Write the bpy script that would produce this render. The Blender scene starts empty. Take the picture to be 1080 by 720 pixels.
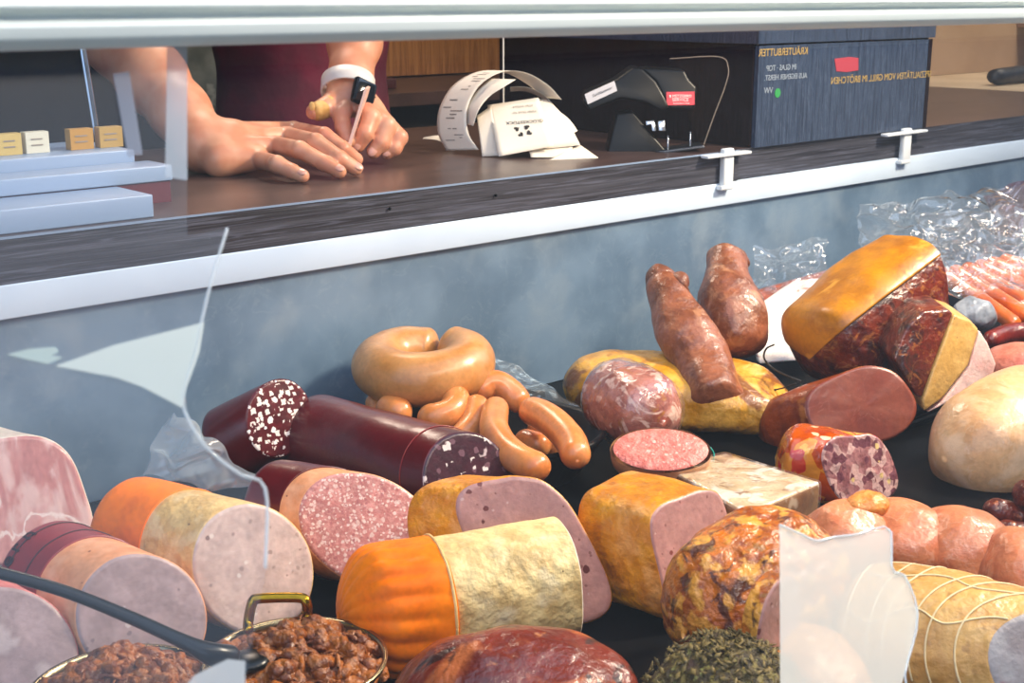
import bpy, math, random
import numpy as np
from mathutils import Vector, Matrix, noise
C = bpy.context.scene
col = C.collection
V = Vector
Z = V((0, 0, 1))

# ------------------------------------------------------------------ camera
F = 1400.0
PITCH = math.atan(365 / F)
HEAD = math.radians(48.1)
CAM = V((0, -1.35, 1.45))
FW = V((math.cos(HEAD) * math.cos(PITCH), math.sin(HEAD) * math.cos(PITCH), -math.sin(PITCH)))
RT = V((math.sin(HEAD), -math.cos(HEAD), 0))
UP = RT.cross(FW)
cd = bpy.data.cameras.new('camera'); cam = bpy.data.objects.new('camera', cd); col.objects.link(cam)
cd.sensor_width = 36; cd.lens = 36 * F / 1080
cd.clip_start = 0.05
cam.matrix_world = Matrix(((RT.x, UP.x, -FW.x, CAM.x), (RT.y, UP.y, -FW.y, CAM.y), (RT.z, UP.z, -FW.z, CAM.z), (0, 0, 0, 1)))
C.camera = cam
cd.dof.use_dof = True; cd.dof.focus_distance = 1.35; cd.dof.aperture_fstop = 20
C.view_settings.view_transform = 'Standard'; C.view_settings.look = 'None'
C.view_settings.gamma = 1; C.view_settings.use_curve_mapping = False
C.view_settings.exposure = 0.0

def at(x, y, z=None, Y=None, d=None, X=None):
    r = FW + RT * ((x - 540) / F) + UP * ((360 - y) / F)
    if z is not None: t = (z - CAM.z) / r.z
    elif Y is not None: t = (Y - CAM.y) / r.y
    elif X is not None: t = (X - CAM.x) / r.x
    else: t = d
    return CAM + r * t
def P_(x, y, d): return at(x, y, d=d)
def dep(p): return (p - CAM).dot(FW)

# ------------------------------------------------------------------ light
w = bpy.data.worlds.new('sky'); C.world = w; w.use_nodes = True
wn = w.node_tree.nodes; wl = w.node_tree.links
bg = wn['Background']; bg.inputs[1].default_value = 1.8
tc = wn.new('ShaderNodeTexCoord'); sp = wn.new('ShaderNodeSeparateXYZ'); rp = wn.new('ShaderNodeValToRGB')
wl.new(tc.outputs['Generated'], sp.inputs[0]); wl.new(sp.outputs[2], rp.inputs[0]); wl.new(rp.outputs[0], bg.inputs[0])
rp.color_ramp.elements[0].position = 0.0; rp.color_ramp.elements[0].color = (0.25, 0.24, 0.23, 1)
rp.color_ramp.elements[1].position = 0.06; rp.color_ramp.elements[1].color = (0.62, 0.82, 1.15, 1)
def area(name, loc, target, size, power, color, sy=None):
    l = bpy.data.lights.new(name, 'AREA'); l.energy = power; l.color = color; l.size = size
    if sy: l.shape = 'RECTANGLE'; l.size_y = sy
    o = bpy.data.objects.new(name, l); col.objects.link(o); o.location = loc
    o.rotation_euler = (V(target) - V(loc)).to_track_quat('-Z', 'Y').to_euler()
    return o
area('counter_lamp', (2.05, -0.95, 2.15), (1.1, -0.35, 0.95), 0.2, 50, (1.0, 0.84, 0.62))
area('front_fill', (0.9, -1.22, 2.0), (0.85, -0.5, 0.95), 1.4, 13, (1.0, 0.86, 0.70), 0.12)  # unseen fill added before the glass to brighten the white patch and meat
area('shelf_fill', (4.2, 0.2, 2.35), (4.3, 0.8, 1.25), 0.3, 16, (1.0, 0.86, 0.70))  # fill added to lift the dark far shelf, no lamp seen there
area('stall_fill', (1.4, 0.9, 2.3), (1.4, 0.5, 1.2), 0.4, 11, (1.0, 0.82, 0.66))  # unseen fill added to brighten the back of the stall

# ------------------------------------------------------------------ materials
def lin(h):
    if not isinstance(h, str): return tuple(h) + (1,) if len(h) == 3 else h
    h = h.lstrip('#'); r = [int(h[i:i + 2], 16) / 255 for i in (0, 2, 4)]
    return tuple((c / 12.92 if c <= .04045 else ((c + .055) / 1.055) ** 2.4) for c in r) + (1,)
MC = {}
FOOD = False
def mat(name, c1, c2=None, sc=25, layers=(), rough=.5, bump=.25, bsc=120, bd=.002, coat=0, sss=0, metal=0, vec=(1, 1, 1), rot=(0, 0, 0), lo=.38, hi=.62, spec=.5, bvec=None, crough=.08):
    if name in MC: return MC[name]
    if FOOD: sc *= 1.5; bsc *= 1.5; bump = min(1, bump * 2.2); coat *= .75; crough = max(crough, .16)
    m = bpy.data.materials.new(name); m.use_nodes = True; MC[name] = m
    nt = m.node_tree; N = nt.nodes; L = nt.links; b = N['Principled BSDF']
    t = N.new('ShaderNodeTexCoord'); mp = N.new('ShaderNodeMapping'); L.new(t.outputs['Object'], mp.inputs[0])
    mp.inputs['Scale'].default_value = vec; mp.inputs['Rotation'].default_value = rot
    co = mp.outputs[0]
    def mth(op, a, bb=None, clamp=False):
        n = N.new('ShaderNodeMath'); n.operation = op; n.use_clamp = clamp
        for i, v in enumerate((a, bb)):
            if v is None: continue
            if isinstance(v, (int, float)): n.inputs[i].default_value = v
            else: L.new(v, n.inputs[i])
        return n.outputs[0]
    def nz(s, det=5, dist=0, c=co, w=None):
        n = N.new('ShaderNodeTexNoise'); n.inputs['Scale'].default_value = s; n.inputs['Detail'].default_value = det
        n.inputs['Distortion'].default_value = dist; L.new(c, n.inputs['Vector']); return n.outputs['Fac']
    def step(v, a, bb):
        n = N.new('ShaderNodeMapRange'); n.interpolation_type = 'SMOOTHSTEP'
        n.inputs[1].default_value = a; n.inputs[2].default_value = bb; L.new(v, n.inputs[0]); return n.outputs[0]
    def mix(f, a, bb):
        n = N.new('ShaderNodeMix'); n.data_type = 'RGBA'; L.new(f, n.inputs[0])
        for i, v in ((6, a), (7, bb)):
            if hasattr(v, 'links'): L.new(v, n.inputs[i])
            else: n.inputs[i].default_value = lin(v)
        return n.outputs[2]
    cur = mix(step(nz(sc), lo, hi), c1, c2 or c1)
    if FOOD:
        g1 = N.new('ShaderNodeHueSaturation'); g1.inputs['Saturation'].default_value = 1.08; L.new(cur, g1.inputs['Color'])
        L.new(mth('ADD', mth('ADD', mth('MULTIPLY', nz(38, 6), .5), .50), mth('MULTIPLY', nz(190, 3), .5)), g1.inputs['Value']); cur = g1.outputs[0]
    for l in layers:
        k = l[0]
        if k == 'chips':      # color, scale, radius, probability, metric
            _, c, s, r, p = l[:5]
            v = N.new('ShaderNodeTexVoronoi'); v.inputs['Scale'].default_value = s
            if len(l) > 5 and l[5]: v.distance = 'CHEBYCHEV'
            L.new(co, v.inputs['Vector'])
            rr = N.new('ShaderNodeSeparateXYZ'); L.new(v.outputs['Color'], rr.inputs[0])
            wob = mth('ADD', v.outputs['Distance'], mth('MULTIPLY', mth('SUBTRACT', nz(s * 2.2, 2), .5), r * 1.9))
            rad = mth('MULTIPLY', mth('ADD', rr.outputs[1], .5), r)
            q = mth('SUBTRACT', wob, rad)
            f = mth('MULTIPLY', step(q, .05 * 1, -.05 * 1) if False else mth('SUBTRACT', 1.0, step(q, -.03, .03)), mth('LESS_THAN', rr.outputs[0], p))
            cur = mix(f, cur, c)
        elif k == 'veins':    # color, scale, width, distortion
            _, c, s, wd, ds = l[:5]
            if FOOD: s *= 1.5; wd *= .7; ds *= .6
            a = mth('ABSOLUTE', mth('SUBTRACT', nz(s, 6, ds), .5))
            f = mth('SUBTRACT', 1.0, step(a, wd * .3, wd))
            f = mth('MULTIPLY', f, (l[5] if len(l) > 5 else 1) * (.45 if FOOD else 1))
            cur = mix(f, cur, c)
        elif k == 'patch':    # color, scale, threshold, softness, strength
            _, c, s, th, sf = l[:5]
            if FOOD: s *= 1.4; sf = max(sf, .08)
            f = step(nz(s, 9, l[6] if len(l) > 6 else 0), th, th + sf)
            if len(l) > 5: f = mth('MULTIPLY', f, l[5])
            cur = mix(f, cur, c)
        elif k == 'wave':     # color, scale, threshold, distortion, axis
            _, c, s, th, ds, ax = l
            wv = N.new('ShaderNodeTexWave'); wv.bands_direction = ax; wv.inputs['Scale'].default_value = s
            wv.inputs['Distortion'].default_value = ds; wv.inputs['Detail'].default_value = 3; wv.inputs['Detail Scale'].default_value = 1.5
            L.new(co, wv.inputs['Vector']); cur = mix(step(wv.outputs['Fac'], th, th + .12), cur, c)
        elif k == 'cells':    # marbled cells: color, scale, prob
            _, c, s, p = l
            v = N.new('ShaderNodeTexVoronoi'); v.inputs['Scale'].default_value = s; L.new(co, v.inputs['Vector'])
            rr = N.new('ShaderNodeSeparateXYZ'); L.new(v.outputs['Color'], rr.inputs[0])
            cur = mix(mth('LESS_THAN', rr.outputs[0], p), cur, c)
    L.new(cur, b.inputs['Base Color'])
    b.inputs['Roughness'].default_value = rough; b.inputs['Metallic'].default_value = metal
    b.inputs['Specular IOR Level'].default_value = spec
    b.inputs['Coat Weight'].default_value = coat; b.inputs['Coat Roughness'].default_value = crough
    if sss:
        b.inputs['Subsurface Weight'].default_value = sss; b.inputs['Subsurface Radius'].default_value = (1, .35, .2)
        b.inputs['Subsurface Scale'].default_value = .008
    if bump:
        c2_ = co
        if bvec:
            m2 = N.new('ShaderNodeMapping'); L.new(t.outputs['Object'], m2.inputs[0]); m2.inputs['Scale'].default_value = bvec; c2_ = m2.outputs[0]
        bp = N.new('ShaderNodeBump'); bp.inputs['Strength'].default_value = bump; bp.inputs['Distance'].default_value = bd
        L.new(mth('ADD', nz(bsc, 4, 0, c2_), mth('MULTIPLY', nz(bsc * .3, 2, 0, c2_), 1.5)), bp.inputs['Height']); L.new(bp.outputs[0], b.inputs['Normal'])
        if coat: L.new(bp.outputs[0], b.inputs['Coat Normal'])
    return m
def film_mat(name, color, opacity, gloss=.12, rough=.05, bump=0, bsc=30, bd=.01, refl=None):
    m = bpy.data.materials.new(name); m.use_nodes = True; N = m.node_tree.nodes; L = m.node_tree.links
    N.remove(N['Principled BSDF']); out = N['Material Output']
    tr = N.new('ShaderNodeBsdfTransparent'); df = N.new('ShaderNodeBsdfDiffuse'); df.inputs[0].default_value = lin(color)
    tl = N.new('ShaderNodeBsdfTranslucent'); tl.inputs[0].default_value = lin(color)
    gl = N.new('ShaderNodeBsdfGlossy'); gl.inputs['Roughness'].default_value = rough; gl.inputs[0].default_value = (1, 1, 1, 1)
    md = N.new('ShaderNodeMixShader'); md.inputs[0].default_value = .35; L.new(df.outputs[0], md.inputs[1]); L.new(tl.outputs[0], md.inputs[2])
    a = N.new('ShaderNodeMixShader'); L.new(tr.outputs[0], a.inputs[1]); L.new(md.outputs[0], a.inputs[2]); a.inputs[0].default_value = opacity
    fr = N.new('ShaderNodeLayerWeight'); fr.inputs[0].default_value = .5
    pw = N.new('ShaderNodeMath'); pw.operation = 'POWER'; pw.inputs[1].default_value = 5; L.new(fr.outputs['Facing'], pw.inputs[0])
    mm = N.new('ShaderNodeMath'); mm.operation = 'MULTIPLY_ADD'; mm.use_clamp = True; mm.inputs[1].default_value = 1.0 if refl is None else refl; mm.inputs[2].default_value = .02 + gloss * .25
    L.new(pw.outputs[0], mm.inputs[0])
    g = N.new('ShaderNodeMixShader'); L.new(mm.outputs[0], g.inputs[0]); L.new(a.outputs[0], g.inputs[1]); L.new(gl.outputs[0], g.inputs[2])
    L.new(g.outputs[0], out.inputs[0])
    if bump:
        t = N.new('ShaderNodeTexCoord'); n = N.new('ShaderNodeTexNoise'); n.inputs['Scale'].default_value = bsc; n.inputs['Distortion'].default_value = 1
        L.new(t.outputs['Object'], n.inputs['Vector'])
        bp = N.new('ShaderNodeBump'); bp.inputs['Strength'].default_value = bump; bp.inputs['Distance'].default_value = bd
        L.new(n.outputs['Fac'], bp.inputs['Height']); L.new(bp.outputs[0], gl.inputs['Normal']); L.new(bp.outputs[0], fr.inputs['Normal'])
    return m

# ------------------------------------------------------------------ object helpers
def tag(o, label, cat=None, group=None, kind=None):
    o['label'] = label
    if cat: o['category'] = cat
    if group: o['group'] = group
    if kind: o['kind'] = kind
    return o
def thing(name, label, cat, loc, group=None):
    o = bpy.data.objects.new(name, None); col.objects.link(o); o.location = loc; o.empty_display_size = .02
    return tag(o, label, cat, group)
def wloc(o):
    p = V(o.location)
    while o.parent: o = o.parent; p += V(o.location)
    return p
def obj(name, vf, m, parent=None, smooth=True, loc=None, label=None):
    vs, fs = vf[0], vf[1]
    base = wloc(parent) if parent else (V(loc) if loc is not None else V((0, 0, 0)))
    me = bpy.data.meshes.new(name); me.from_pydata([tuple(V(v) - base) for v in vs], [], fs); me.update()
    if len(vf) > 2:
        for mm in m: me.materials.append(mm)
        me.polygons.foreach_set('material_index', vf[2])
    else: me.materials.append(m)
    if smooth: me.polygons.foreach_set('use_smooth', [True] * len(me.polygons))
    o = bpy.data.objects.new(name, me); col.objects.link(o)
    if parent: o.parent = parent
    else: o.location = base
    if label: o['label'] = label
    return o
def struct(name, vf, m, **k):
    o = obj(name, vf, m, smooth=False, **k); o['kind'] = 'structure'; return o
def join(*a):
    vs = []; fs = []
    for b in a:
        k = len(vs); vs += list(b[0]); fs += [tuple(i + k for i in f) for f in b[1]]
    return vs, fs
def box(x0, y0, z0, x1, y1, z1):
    v = [V((x, y, z)) for z in (z0, z1) for y in (y0, y1) for x in (x0, x1)]
    return v, [(0, 2, 3, 1), (4, 5, 7, 6), (0, 1, 5, 4), (2, 6, 7, 3), (0, 4, 6, 2), (1, 3, 7, 5)]
def prism(pts, off):
    """closed polygon pts (3D) extruded by vector off, thin bevel-free"""
    n = len(pts); off = V(off)
    v = [V(p) for p in pts] + [V(p) + off for p in pts]
    return v, [tuple(range(n)), tuple(range(2 * n - 1, n - 1, -1))] + [(i, i + n, (i + 1) % n + n, (i + 1) % n) for i in range(n)]
def bevel(o, w=.002, seg=3):
    b = o.modifiers.new('bevel', 'BEVEL'); b.width = w; b.segments = seg; b.limit_method = 'ANGLE'; b.harden_normals = False
    for p in o.data.polygons: p.use_smooth = True
    return o
def fbm(p, f):
    return noise.noise(p * f) + .5 * noise.noise(p * f * 2.1 + V((3, 7, 1)))
def cr(pts, u):
    """Catmull-Rom over a list of equal-length tuples"""
    n = len(pts) - 1; x = min(max(u, 0), 1) * n; i = min(int(x), n - 1); t = x - i
    a, b = np.array(pts[i], float), np.array(pts[i + 1], float)
    p0 = np.array(pts[i - 1], float) if i > 0 else 2 * a - b
    p3 = np.array(pts[i + 2], float) if i + 2 <= n else 2 * b - a
    return .5 * (2 * a + (b - p0) * t + (2 * p0 - 5 * a + 4 * b - p3) * t * t + (3 * a - p0 - 3 * b + p3) * t ** 3)
class Sweep:
    """stations: (point, half width, half height, exponent)"""
    def __init__(s, st, r0=0, r1=0, skew=None, up=Z, nz=(0, 20), wob=None, seed=0, skew0=None, roll=0):
        s.k = [tuple(p) + (a, b, e) for p, a, b, e in st]; s.r0, s.r1, s.up, s.nz, s.seed, s.roll = r0, r1, up, nz, seed, roll
        s.S = []; K = 64; P = [V(cr(s.k, i / K)[:3]) for i in range(K + 1)]
        L = [0.0]
        for i in range(K): L.append(L[-1] + (P[i + 1] - P[i]).length)
        s.L = L; s.len = L[-1]; s.skew = V(skew).normalized() if skew is not None else None
        s.skew0 = V(skew0).normalized() if skew0 is not None else None; s.wob = wob
        s.T1 = (P[-1] - P[-2]).normalized(); s.T0 = (P[1] - P[0]).normalized()
    def q(s, u, th, dr=0):
        q = cr(s.k, u); c = V(q[:3]); a, b, e = q[3:]
        q1 = V(cr(s.k, min(u + .01, 1))[:3]); q0 = V(cr(s.k, max(u - .01, 0))[:3]); T = (q1 - q0).normalized()
        S = T.cross(s.up).normalized(); U = S.cross(T)
        x = u * 64; i = min(int(x), 63); l = s.L[i] + (s.L[i + 1] - s.L[i]) * (x - i); f = 1
        if s.r0 and l < s.r0: f *= math.sqrt(max(1 - (1 - l / s.r0) ** 2, 0))
        if s.r1 and s.len - l < s.r1: f *= math.sqrt(max(1 - (1 - (s.len - l) / s.r1) ** 2, 0))
        th2 = th + s.roll
        cs, sn = math.cos(th2), math.sin(th2)
        X = math.copysign(abs(cs) ** (2 / e), cs) * a * f; Yy = math.copysign(abs(sn) ** (2 / e), sn) * b * f
        off = S * X + U * Yy; n = off.normalized() if off.length > 1e-6 else T * (-1 if u < .5 else 1)
        off2 = off + n * (dr * (f if f < 1 else 1))
        if s.skew: off2 = off2 + T * (-(off.dot(s.skew)) / s.T1.dot(s.skew) * u)
        if s.skew0: off2 = off2 + T * (-(off.dot(s.skew0)) / s.T0.dot(s.skew0) * (1 - u))
        p = c + off2
        if s.nz[0]:
            g = fbm(p + V((s.seed, 0, 0)), s.nz[1]) * s.nz[0]; p = p + n * g
        if s.wob: p = p + n * s.wob(u, th, p)
        return p
    def rings(s, u0=0, u1=1, m=28, n=56, dr=0, th=(0, 2 * math.pi)):
        full = abs(th[1] - th[0] - 2 * math.pi) < 1e-6; R = []
        for i in range(m + 1):
            t = i / m; t = (1 - math.cos(math.pi * t)) / 2; u = u0 + (u1 - u0) * t
            R.append([s.q(u, th[0] + (th[1] - th[0]) * j / (n if full else n - 1), dr) for j in range(n)])
        return R, full
    def part(s, u0=0, u1=1, dr=0, th=(0, 2 * math.pi), m=28, n=56, lip=0.0, cap=True):
        R, full = s.rings(u0, u1, m, n, dr, th)
        if lip:
            a = s.rings(u0, u0 + 1e-4, 1, n, dr - lip, th)[0][0]; b = s.rings(u1 - 1e-4, u1, 1, n, dr - lip, th)[0][1]
            R = [a] + R + [b]
        if not full:        # thicken edges inward
            for k, r in enumerate(R):
                u = u0 + (u1 - u0) * min(max((k - (1 if lip else 0)) / m, 0), 1)
                t = (1 - math.cos(math.pi * min(max((k - (1 if lip else 0)) / m, 0), 1))) / 2; u = u0 + (u1 - u0) * t
                r.insert(0, s.q(u, th[0], dr - max(lip, .002))); r.append(s.q(u, th[1], dr - max(lip, .002)))
        nn = len(R[0]); vs = [p for r in R for p in r]; fs = []
        for i in range(len(R) - 1):
            for j in range(nn if full else nn - 1):
                k = (j + 1) % nn; fs.append((i * nn + j, (i + 1) * nn + j, (i + 1) * nn + k, i * nn + k))
        if full and cap:
            for r, base, fl in ((R[0], 0, False), (R[-1], (len(R) - 1) * nn, True)):
                c = len(vs); vs.append(sum(r, V((0, 0, 0))) / nn)
                fs += [((base + j, base + (j + 1) % nn, c) if not fl else (base + (j + 1) % nn, base + j, c)) for j in range(nn)]
        return vs, fs
    def face(s, u=1, dr=-.0005, n=56, bulge=.002, out=.0012, sgn=1):
        r = [s.q(u, 2 * math.pi * j / n, dr) for j in range(n)]
        c = sum(r, V((0, 0, 0))) / n
        N = (r[0] - c).cross(r[n // 4] - c).normalized()
        T = s.T1 if sgn > 0 else -s.T0
        if N.dot(T) < 0: N = -N
        vs = []; ks = (1, .985, .93, .8, .6, .35, .15)
        for k in ks:
            o = -.001 if k == 1 else out + bulge * (1 - k * k) * .6
            vs += [c + (p - c) * k + N * (o + (noise.noise((c + (p - c) * k) * 60) * .0008 if k < .97 else 0)) for p in r]
        fs = []
        for i in range(len(ks) - 1):
            for j in range(n):
                k = (j + 1) % n; f = (i * n + j, i * n + k, (i + 1) * n + k, (i + 1) * n + j); fs.append(f)
        vs.append(c + N * (out + bulge * .6)); b = (len(ks) - 1) * n
        fs += [(b + j, b + (j + 1) % n, len(vs) - 1) for j in range(n)]
        return vs, fs
def tube(pts, r, n=12, m=None, round_=True, up=Z, nz=(0, 10)):
    if not isinstance(r, (list, tuple)): r = [r] * len(pts)
    s = Sweep([(p, q, q, 2) for p, q in zip(pts, r)], r0=r[0] if round_ else 0, r1=r[-1] if round_ else 0, up=up, nz=nz)
    return s.part(m=m or max(8, 6 * len(pts)), n=n)
def blob(c, r, ax=None, nz=(.004, 25), n=48, seed=0, e=2.0, flatz=None):
    """lumpy ellipsoid; ax = 3 axis vectors"""
    ax = ax or (V((1, 0, 0)), V((0, 1, 0)), Z); vs = []; fs = []; m = n // 2
    for i in range(m + 1):
        ph = math.pi * i / m - math.pi / 2
        for j in range(n):
            t = 2 * math.pi * j / n
            d = [math.cos(ph) * math.cos(t), math.cos(ph) * math.sin(t), math.sin(ph)]
            if e != 2: d = [math.copysign(abs(x) ** (2 / e), x) for x in d]
            o = ax[0] * (d[0] * r[0]) + ax[1] * (d[1] * r[1]) + ax[2] * (d[2] * r[2]); p = V(c) + o
            p = p + o.normalized() * fbm(p + V((seed, 0, 0)), nz[1]) * nz[0]
            if flatz is not None and p.z < flatz: p.z = flatz + (p.z - flatz) * .05
            vs.append(p)
    for i in range(m):
        for j in range(n):
            k = (j + 1) % n; fs.append((i * n + j, i * n + k, (i + 1) * n + k, (i + 1) * n + j))
    return vs, fs
def text(name, s, size, org, ex, ey, m, parent, th=.0002, align='LEFT'):
    cu = bpy.data.curves.new(name, 'FONT'); cu.body = s; cu.size = size; cu.extrude = th; cu.align_x = align
    o = bpy.data.objects.new('tmp', cu); col.objects.link(o)
    me = bpy.data.meshes.new_from_object(o.evaluated_get(bpy.context.evaluated_depsgraph_get()))
    bpy.data.objects.remove(o)
    ex = V(ex).normalized(); ey = V(ey).normalized(); ez = ex.cross(ey)
    vs = [V(org) + ex * v.co.x + ey * v.co.y + ez * v.co.z for v in me.vertices]
    return obj(name, (vs, [tuple(p.vertices) for p in me.polygons]), m, parent, smooth=False)

# --- smooth blended bodies from tapered capsules (surface nets)
def nets(caps, h=.002, k=.006, boxes=()):
    pts = np.array([c[0] for c in caps] + [c[1] for c in caps], float); rr = max(max(c[2], c[3]) for c in caps)
    lo = pts.min(0) - rr - 3 * h - k; hi = pts.max(0) + rr + 3 * h + k
    n = np.ceil((hi - lo) / h).astype(int) + 1
    G = np.full(n, 1.0, np.float32); g = [lo[i] + h * np.arange(n[i]) for i in range(3)]
    for cp in caps:
        a, b, ra, rb = cp[:4]; kk = cp[4] if len(cp) > 4 else k
        a = np.array(a, float); b = np.array(b, float); mr = max(ra, rb) + kk + 4 * h
        i0 = np.maximum(((np.minimum(a, b) - mr - lo) / h).astype(int), 0); i1 = np.minimum(((np.maximum(a, b) + mr - lo) / h).astype(int) + 2, n)
        sl = tuple(slice(i0[i], i1[i]) for i in range(3))
        X, Y_, Z_ = np.meshgrid(g[0][sl[0]], g[1][sl[1]], g[2][sl[2]], indexing='ij')
        ba = b - a; l2 = max(ba.dot(ba), 1e-12)
        t = np.clip(((X - a[0]) * ba[0] + (Y_ - a[1]) * ba[1] + (Z_ - a[2]) * ba[2]) / l2, 0, 1)
        d = np.sqrt((X - a[0] - t * ba[0]) ** 2 + (Y_ - a[1] - t * ba[1]) ** 2 + (Z_ - a[2] - t * ba[2]) ** 2) - (ra + (rb - ra) * t)
        o = G[sl]; hh = np.maximum(kk - np.abs(o - d), 0) / kk
        G[sl] = np.minimum(o, d) - hh * hh * kk * .25
    ins = G < 0
    c = np.zeros(tuple(n - 1), int)
    for dx in (0, 1):
        for dy in (0, 1):
            for dz in (0, 1): c += ins[dx:n[0] - 1 + dx, dy:n[1] - 1 + dy, dz:n[2] - 1 + dz]
    act = (c > 0) & (c < 8); idx = -np.ones(act.shape, int); A = np.argwhere(act); idx[act] = np.arange(len(A))
    acc = np.zeros((len(A), 3)); cnt = np.zeros(len(A))
    for ax in range(3):
        e = [0, 0, 0]; e[ax] = 1; o1, o2 = [i for i in range(3) if i != ax]
        for p in (0, 1):
            for q in (0, 1):
                s = [0, 0, 0]; s[o1] = p; s[o2] = q
                I = A + s; J = I + e; v1 = G[tuple(I.T)]; v2 = G[tuple(J.T)]; cross = (v1 < 0) != (v2 < 0)
                t = np.where(cross, v1 / np.where(cross, v1 - v2, 1), 0); P = np.array(s, float) + np.outer(t, e)
                acc[cross] += P[cross]; cnt += cross
    verts = lo + h * (A + acc / cnt[:, None]); fs = []
    for ax in range(3):
        o1, o2 = (ax + 1) % 3, (ax + 2) % 3
        s1 = [slice(None)] * 3; s2 = [slice(None)] * 3; s1[ax] = slice(0, -1); s2[ax] = slice(1, None)
        a_, b_ = ins[tuple(s1)], ins[tuple(s2)]
        for flag in (True, False):
            E = np.argwhere((a_ == flag) & (b_ == (not flag)))
            E = E[(E[:, o1] > 0) & (E[:, o2] > 0) & (E[:, o1] < n[o1] - 1) & (E[:, o2] < n[o2] - 1)]
            q = []
            for p, r in ((0, 0), (-1, 0), (-1, -1), (0, -1)):
                K = E.copy(); K[:, o1] += p; K[:, o2] += r; q.append(idx[tuple(K.T)])
            Q = np.stack(q if flag else q[::-1], 1); fs.append(Q)
    Fq = np.concatenate(fs); Fq = Fq[(Fq >= 0).all(1)]
    return [V(v) for v in verts.tolist()], [tuple(f) for f in Fq.tolist()]
# ================================================================== SETTING
steel = mat('brushed_steel', '#86a2bd', '#6d89a4', sc=6, rough=.42, metal=.45, bump=.15, bsc=40, layers=(('patch', '#a3b6c6', 11, .5, .25, .5), ('veins', '#b4c6d2', 26, .012, 1.0, .12)))
dark_lam = mat('dark_wood_laminate', '#3a3b45', '#22222a', sc=30, vec=(.12, 1, 6), rough=.45, bump=.5, bsc=60, bvec=(.1, 1, 5), bd=.0015, layers=(('veins', '#5b5f70', 26, .03, .3, .5),))
top_lam = mat('worktop_laminate', '#4a3835', '#3b2c2a', sc=12, vec=(.4, 1.5, 1), rough=.3, bump=.05, bsc=60)
alu = mat('white_aluminium', '#d8dfd9', '#cdd6d2', sc=4, rough=.35, bump=.03)
tray_bk = mat('black_tray_plastic', '#07090c', '#040507', rough=.5, bump=.0, spec=.06)
floor_m = mat('floor_tile', '#6b6460', '#5b5450', sc=3, rough=.6)
wall_dk = mat('dark_panel_wall', '#1a1514', '#120e0d', sc=5, vec=(6, 6, .4), rough=.7, spec=.1, bump=.1)
ceil_m = mat('ceiling_board', '#5a5450', rough=.8, bump=0)
struct('floor', box(-2.5, -.95, -.1, 6.5, 3.2, 0), floor_m)
struct('wall_back', box(-2.5, 3.2, 0, 6.5, 3.3, 2.7), wall_dk)
struct('wall_left', box(-2.6, -.2, 0, -2.5, 3.3, 2.7), wall_dk)
struct('wall_right', box(6.5, -.2, 0, 6.6, 3.3, 2.7), mat('beige_wall', '#b9a48c', '#a8937c', sc=4, rough=.7))
struct('ceiling', box(-2.6, -.25, 2.7, 6.6, 3.3, 2.8), ceil_m)
struct('ground', box(-7, -9, -.06, 9, -1.25, 0), mat('paving', '#8a857c', '#7a756d', sc=4, rough=.8))['category'] = 'ground'
bpy.data.objects['ground'].pop('category', None)
# --- display case body
DZ = .90
case = thing('display_case', 'long refrigerated meat counter case with steel back panel, aluminium top rail and glass front', 'display case', (1.2, -.5, 0))
obj('case_base', box(-.6, -1.16, .0, 3.9, .06, DZ - .02), mat('case_white', '#d5d8d8', rough=.4), case, False)
obj('deck', box(-.6, -1.1, DZ - .02, 3.9, .0, DZ), tray_bk, case, False, label='black deck under the meat')
obj('back_panel', box(-.6, .004, DZ, 3.9, .05, 1.13), steel, case, False, label='blue-grey brushed steel back panel')
strip = obj('worktop_trim', box(-.6, -.004, 1.1245, 3.9, .05, 1.1605), mat('trim_aluminium', '#cbdcee', '#c0d2e6', sc=4, rough=.35, bump=.03), case, False, label='white aluminium strip below the worktop')
bevel(strip, .0015)
# top rail: soft rounded extrusion
rail_prof = [(-.858, 1.4302), (-.868, 1.4308), (-.873, 1.4345), (-.873, 1.4395), (-.868, 1.4415), (-.868, 1.4435), (-.872, 1.4455), (-.870, 1.4490), (-.845, 1.4490), (-.840, 1.445), (-.840, 1.434), (-.845, 1.4302)]
rv = prism([V((-.6, y, z)) for y, z in rail_prof], (4.5, 0, 0))
bevel(obj('top_rail', rv, alu, case, False, label='pale aluminium rail above the glass'), .0012)
# front glass, leaning outwards to the bottom
GA = V((0, -.856, 1.432)); GB = V((0, -1.10, .90)); GT = (GB - GA).normalized(); GN = V((1, 0, 0)).cross(GT).normalized()
if GN.y > 0: GN = -GN
def ong(px, py, off=.0):
    r = FW + RT * ((px - 540) / F) + UP * ((360 - py) / F); A = GA + GN * off
    return CAM + r * ((A - CAM).dot(GN) / r.dot(GN))
glass = film_mat('clear_glass', '#e8f4f4', .008, gloss=.0, rough=.01, refl=.8)
obj('glass_pane', prism([V((-.6,) + tuple(GA.yz)), V((3.9,) + tuple(GA.yz)), V((3.9,) + tuple(GB.yz)), V((-.6,) + tuple(GB.yz))], -GN * .004), glass, case, False)
def film(name, label, px, m, off=.0015, edge=None, ew=.0007):  # thin sheet on the glass whose colour imitates a reflection
    pts = [ong(x, y, off) for x, y in px]; t = thing(name, label, 'film', sum(pts, V()) / len(pts))  # these film sheets stand in for reflections in the glass
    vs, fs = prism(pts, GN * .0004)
    obj('reflection_sheet', (vs, fs), m, t, False)
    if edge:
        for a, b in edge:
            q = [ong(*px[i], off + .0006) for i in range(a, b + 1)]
            obj('reflection_edge', tube(q, ew, n=6, m=len(q) * 4), MC['reflection_edge'], t)
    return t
MC['reflection_edge'] = film_mat('reflection_edge', '#dfe9ee', .5)
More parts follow.
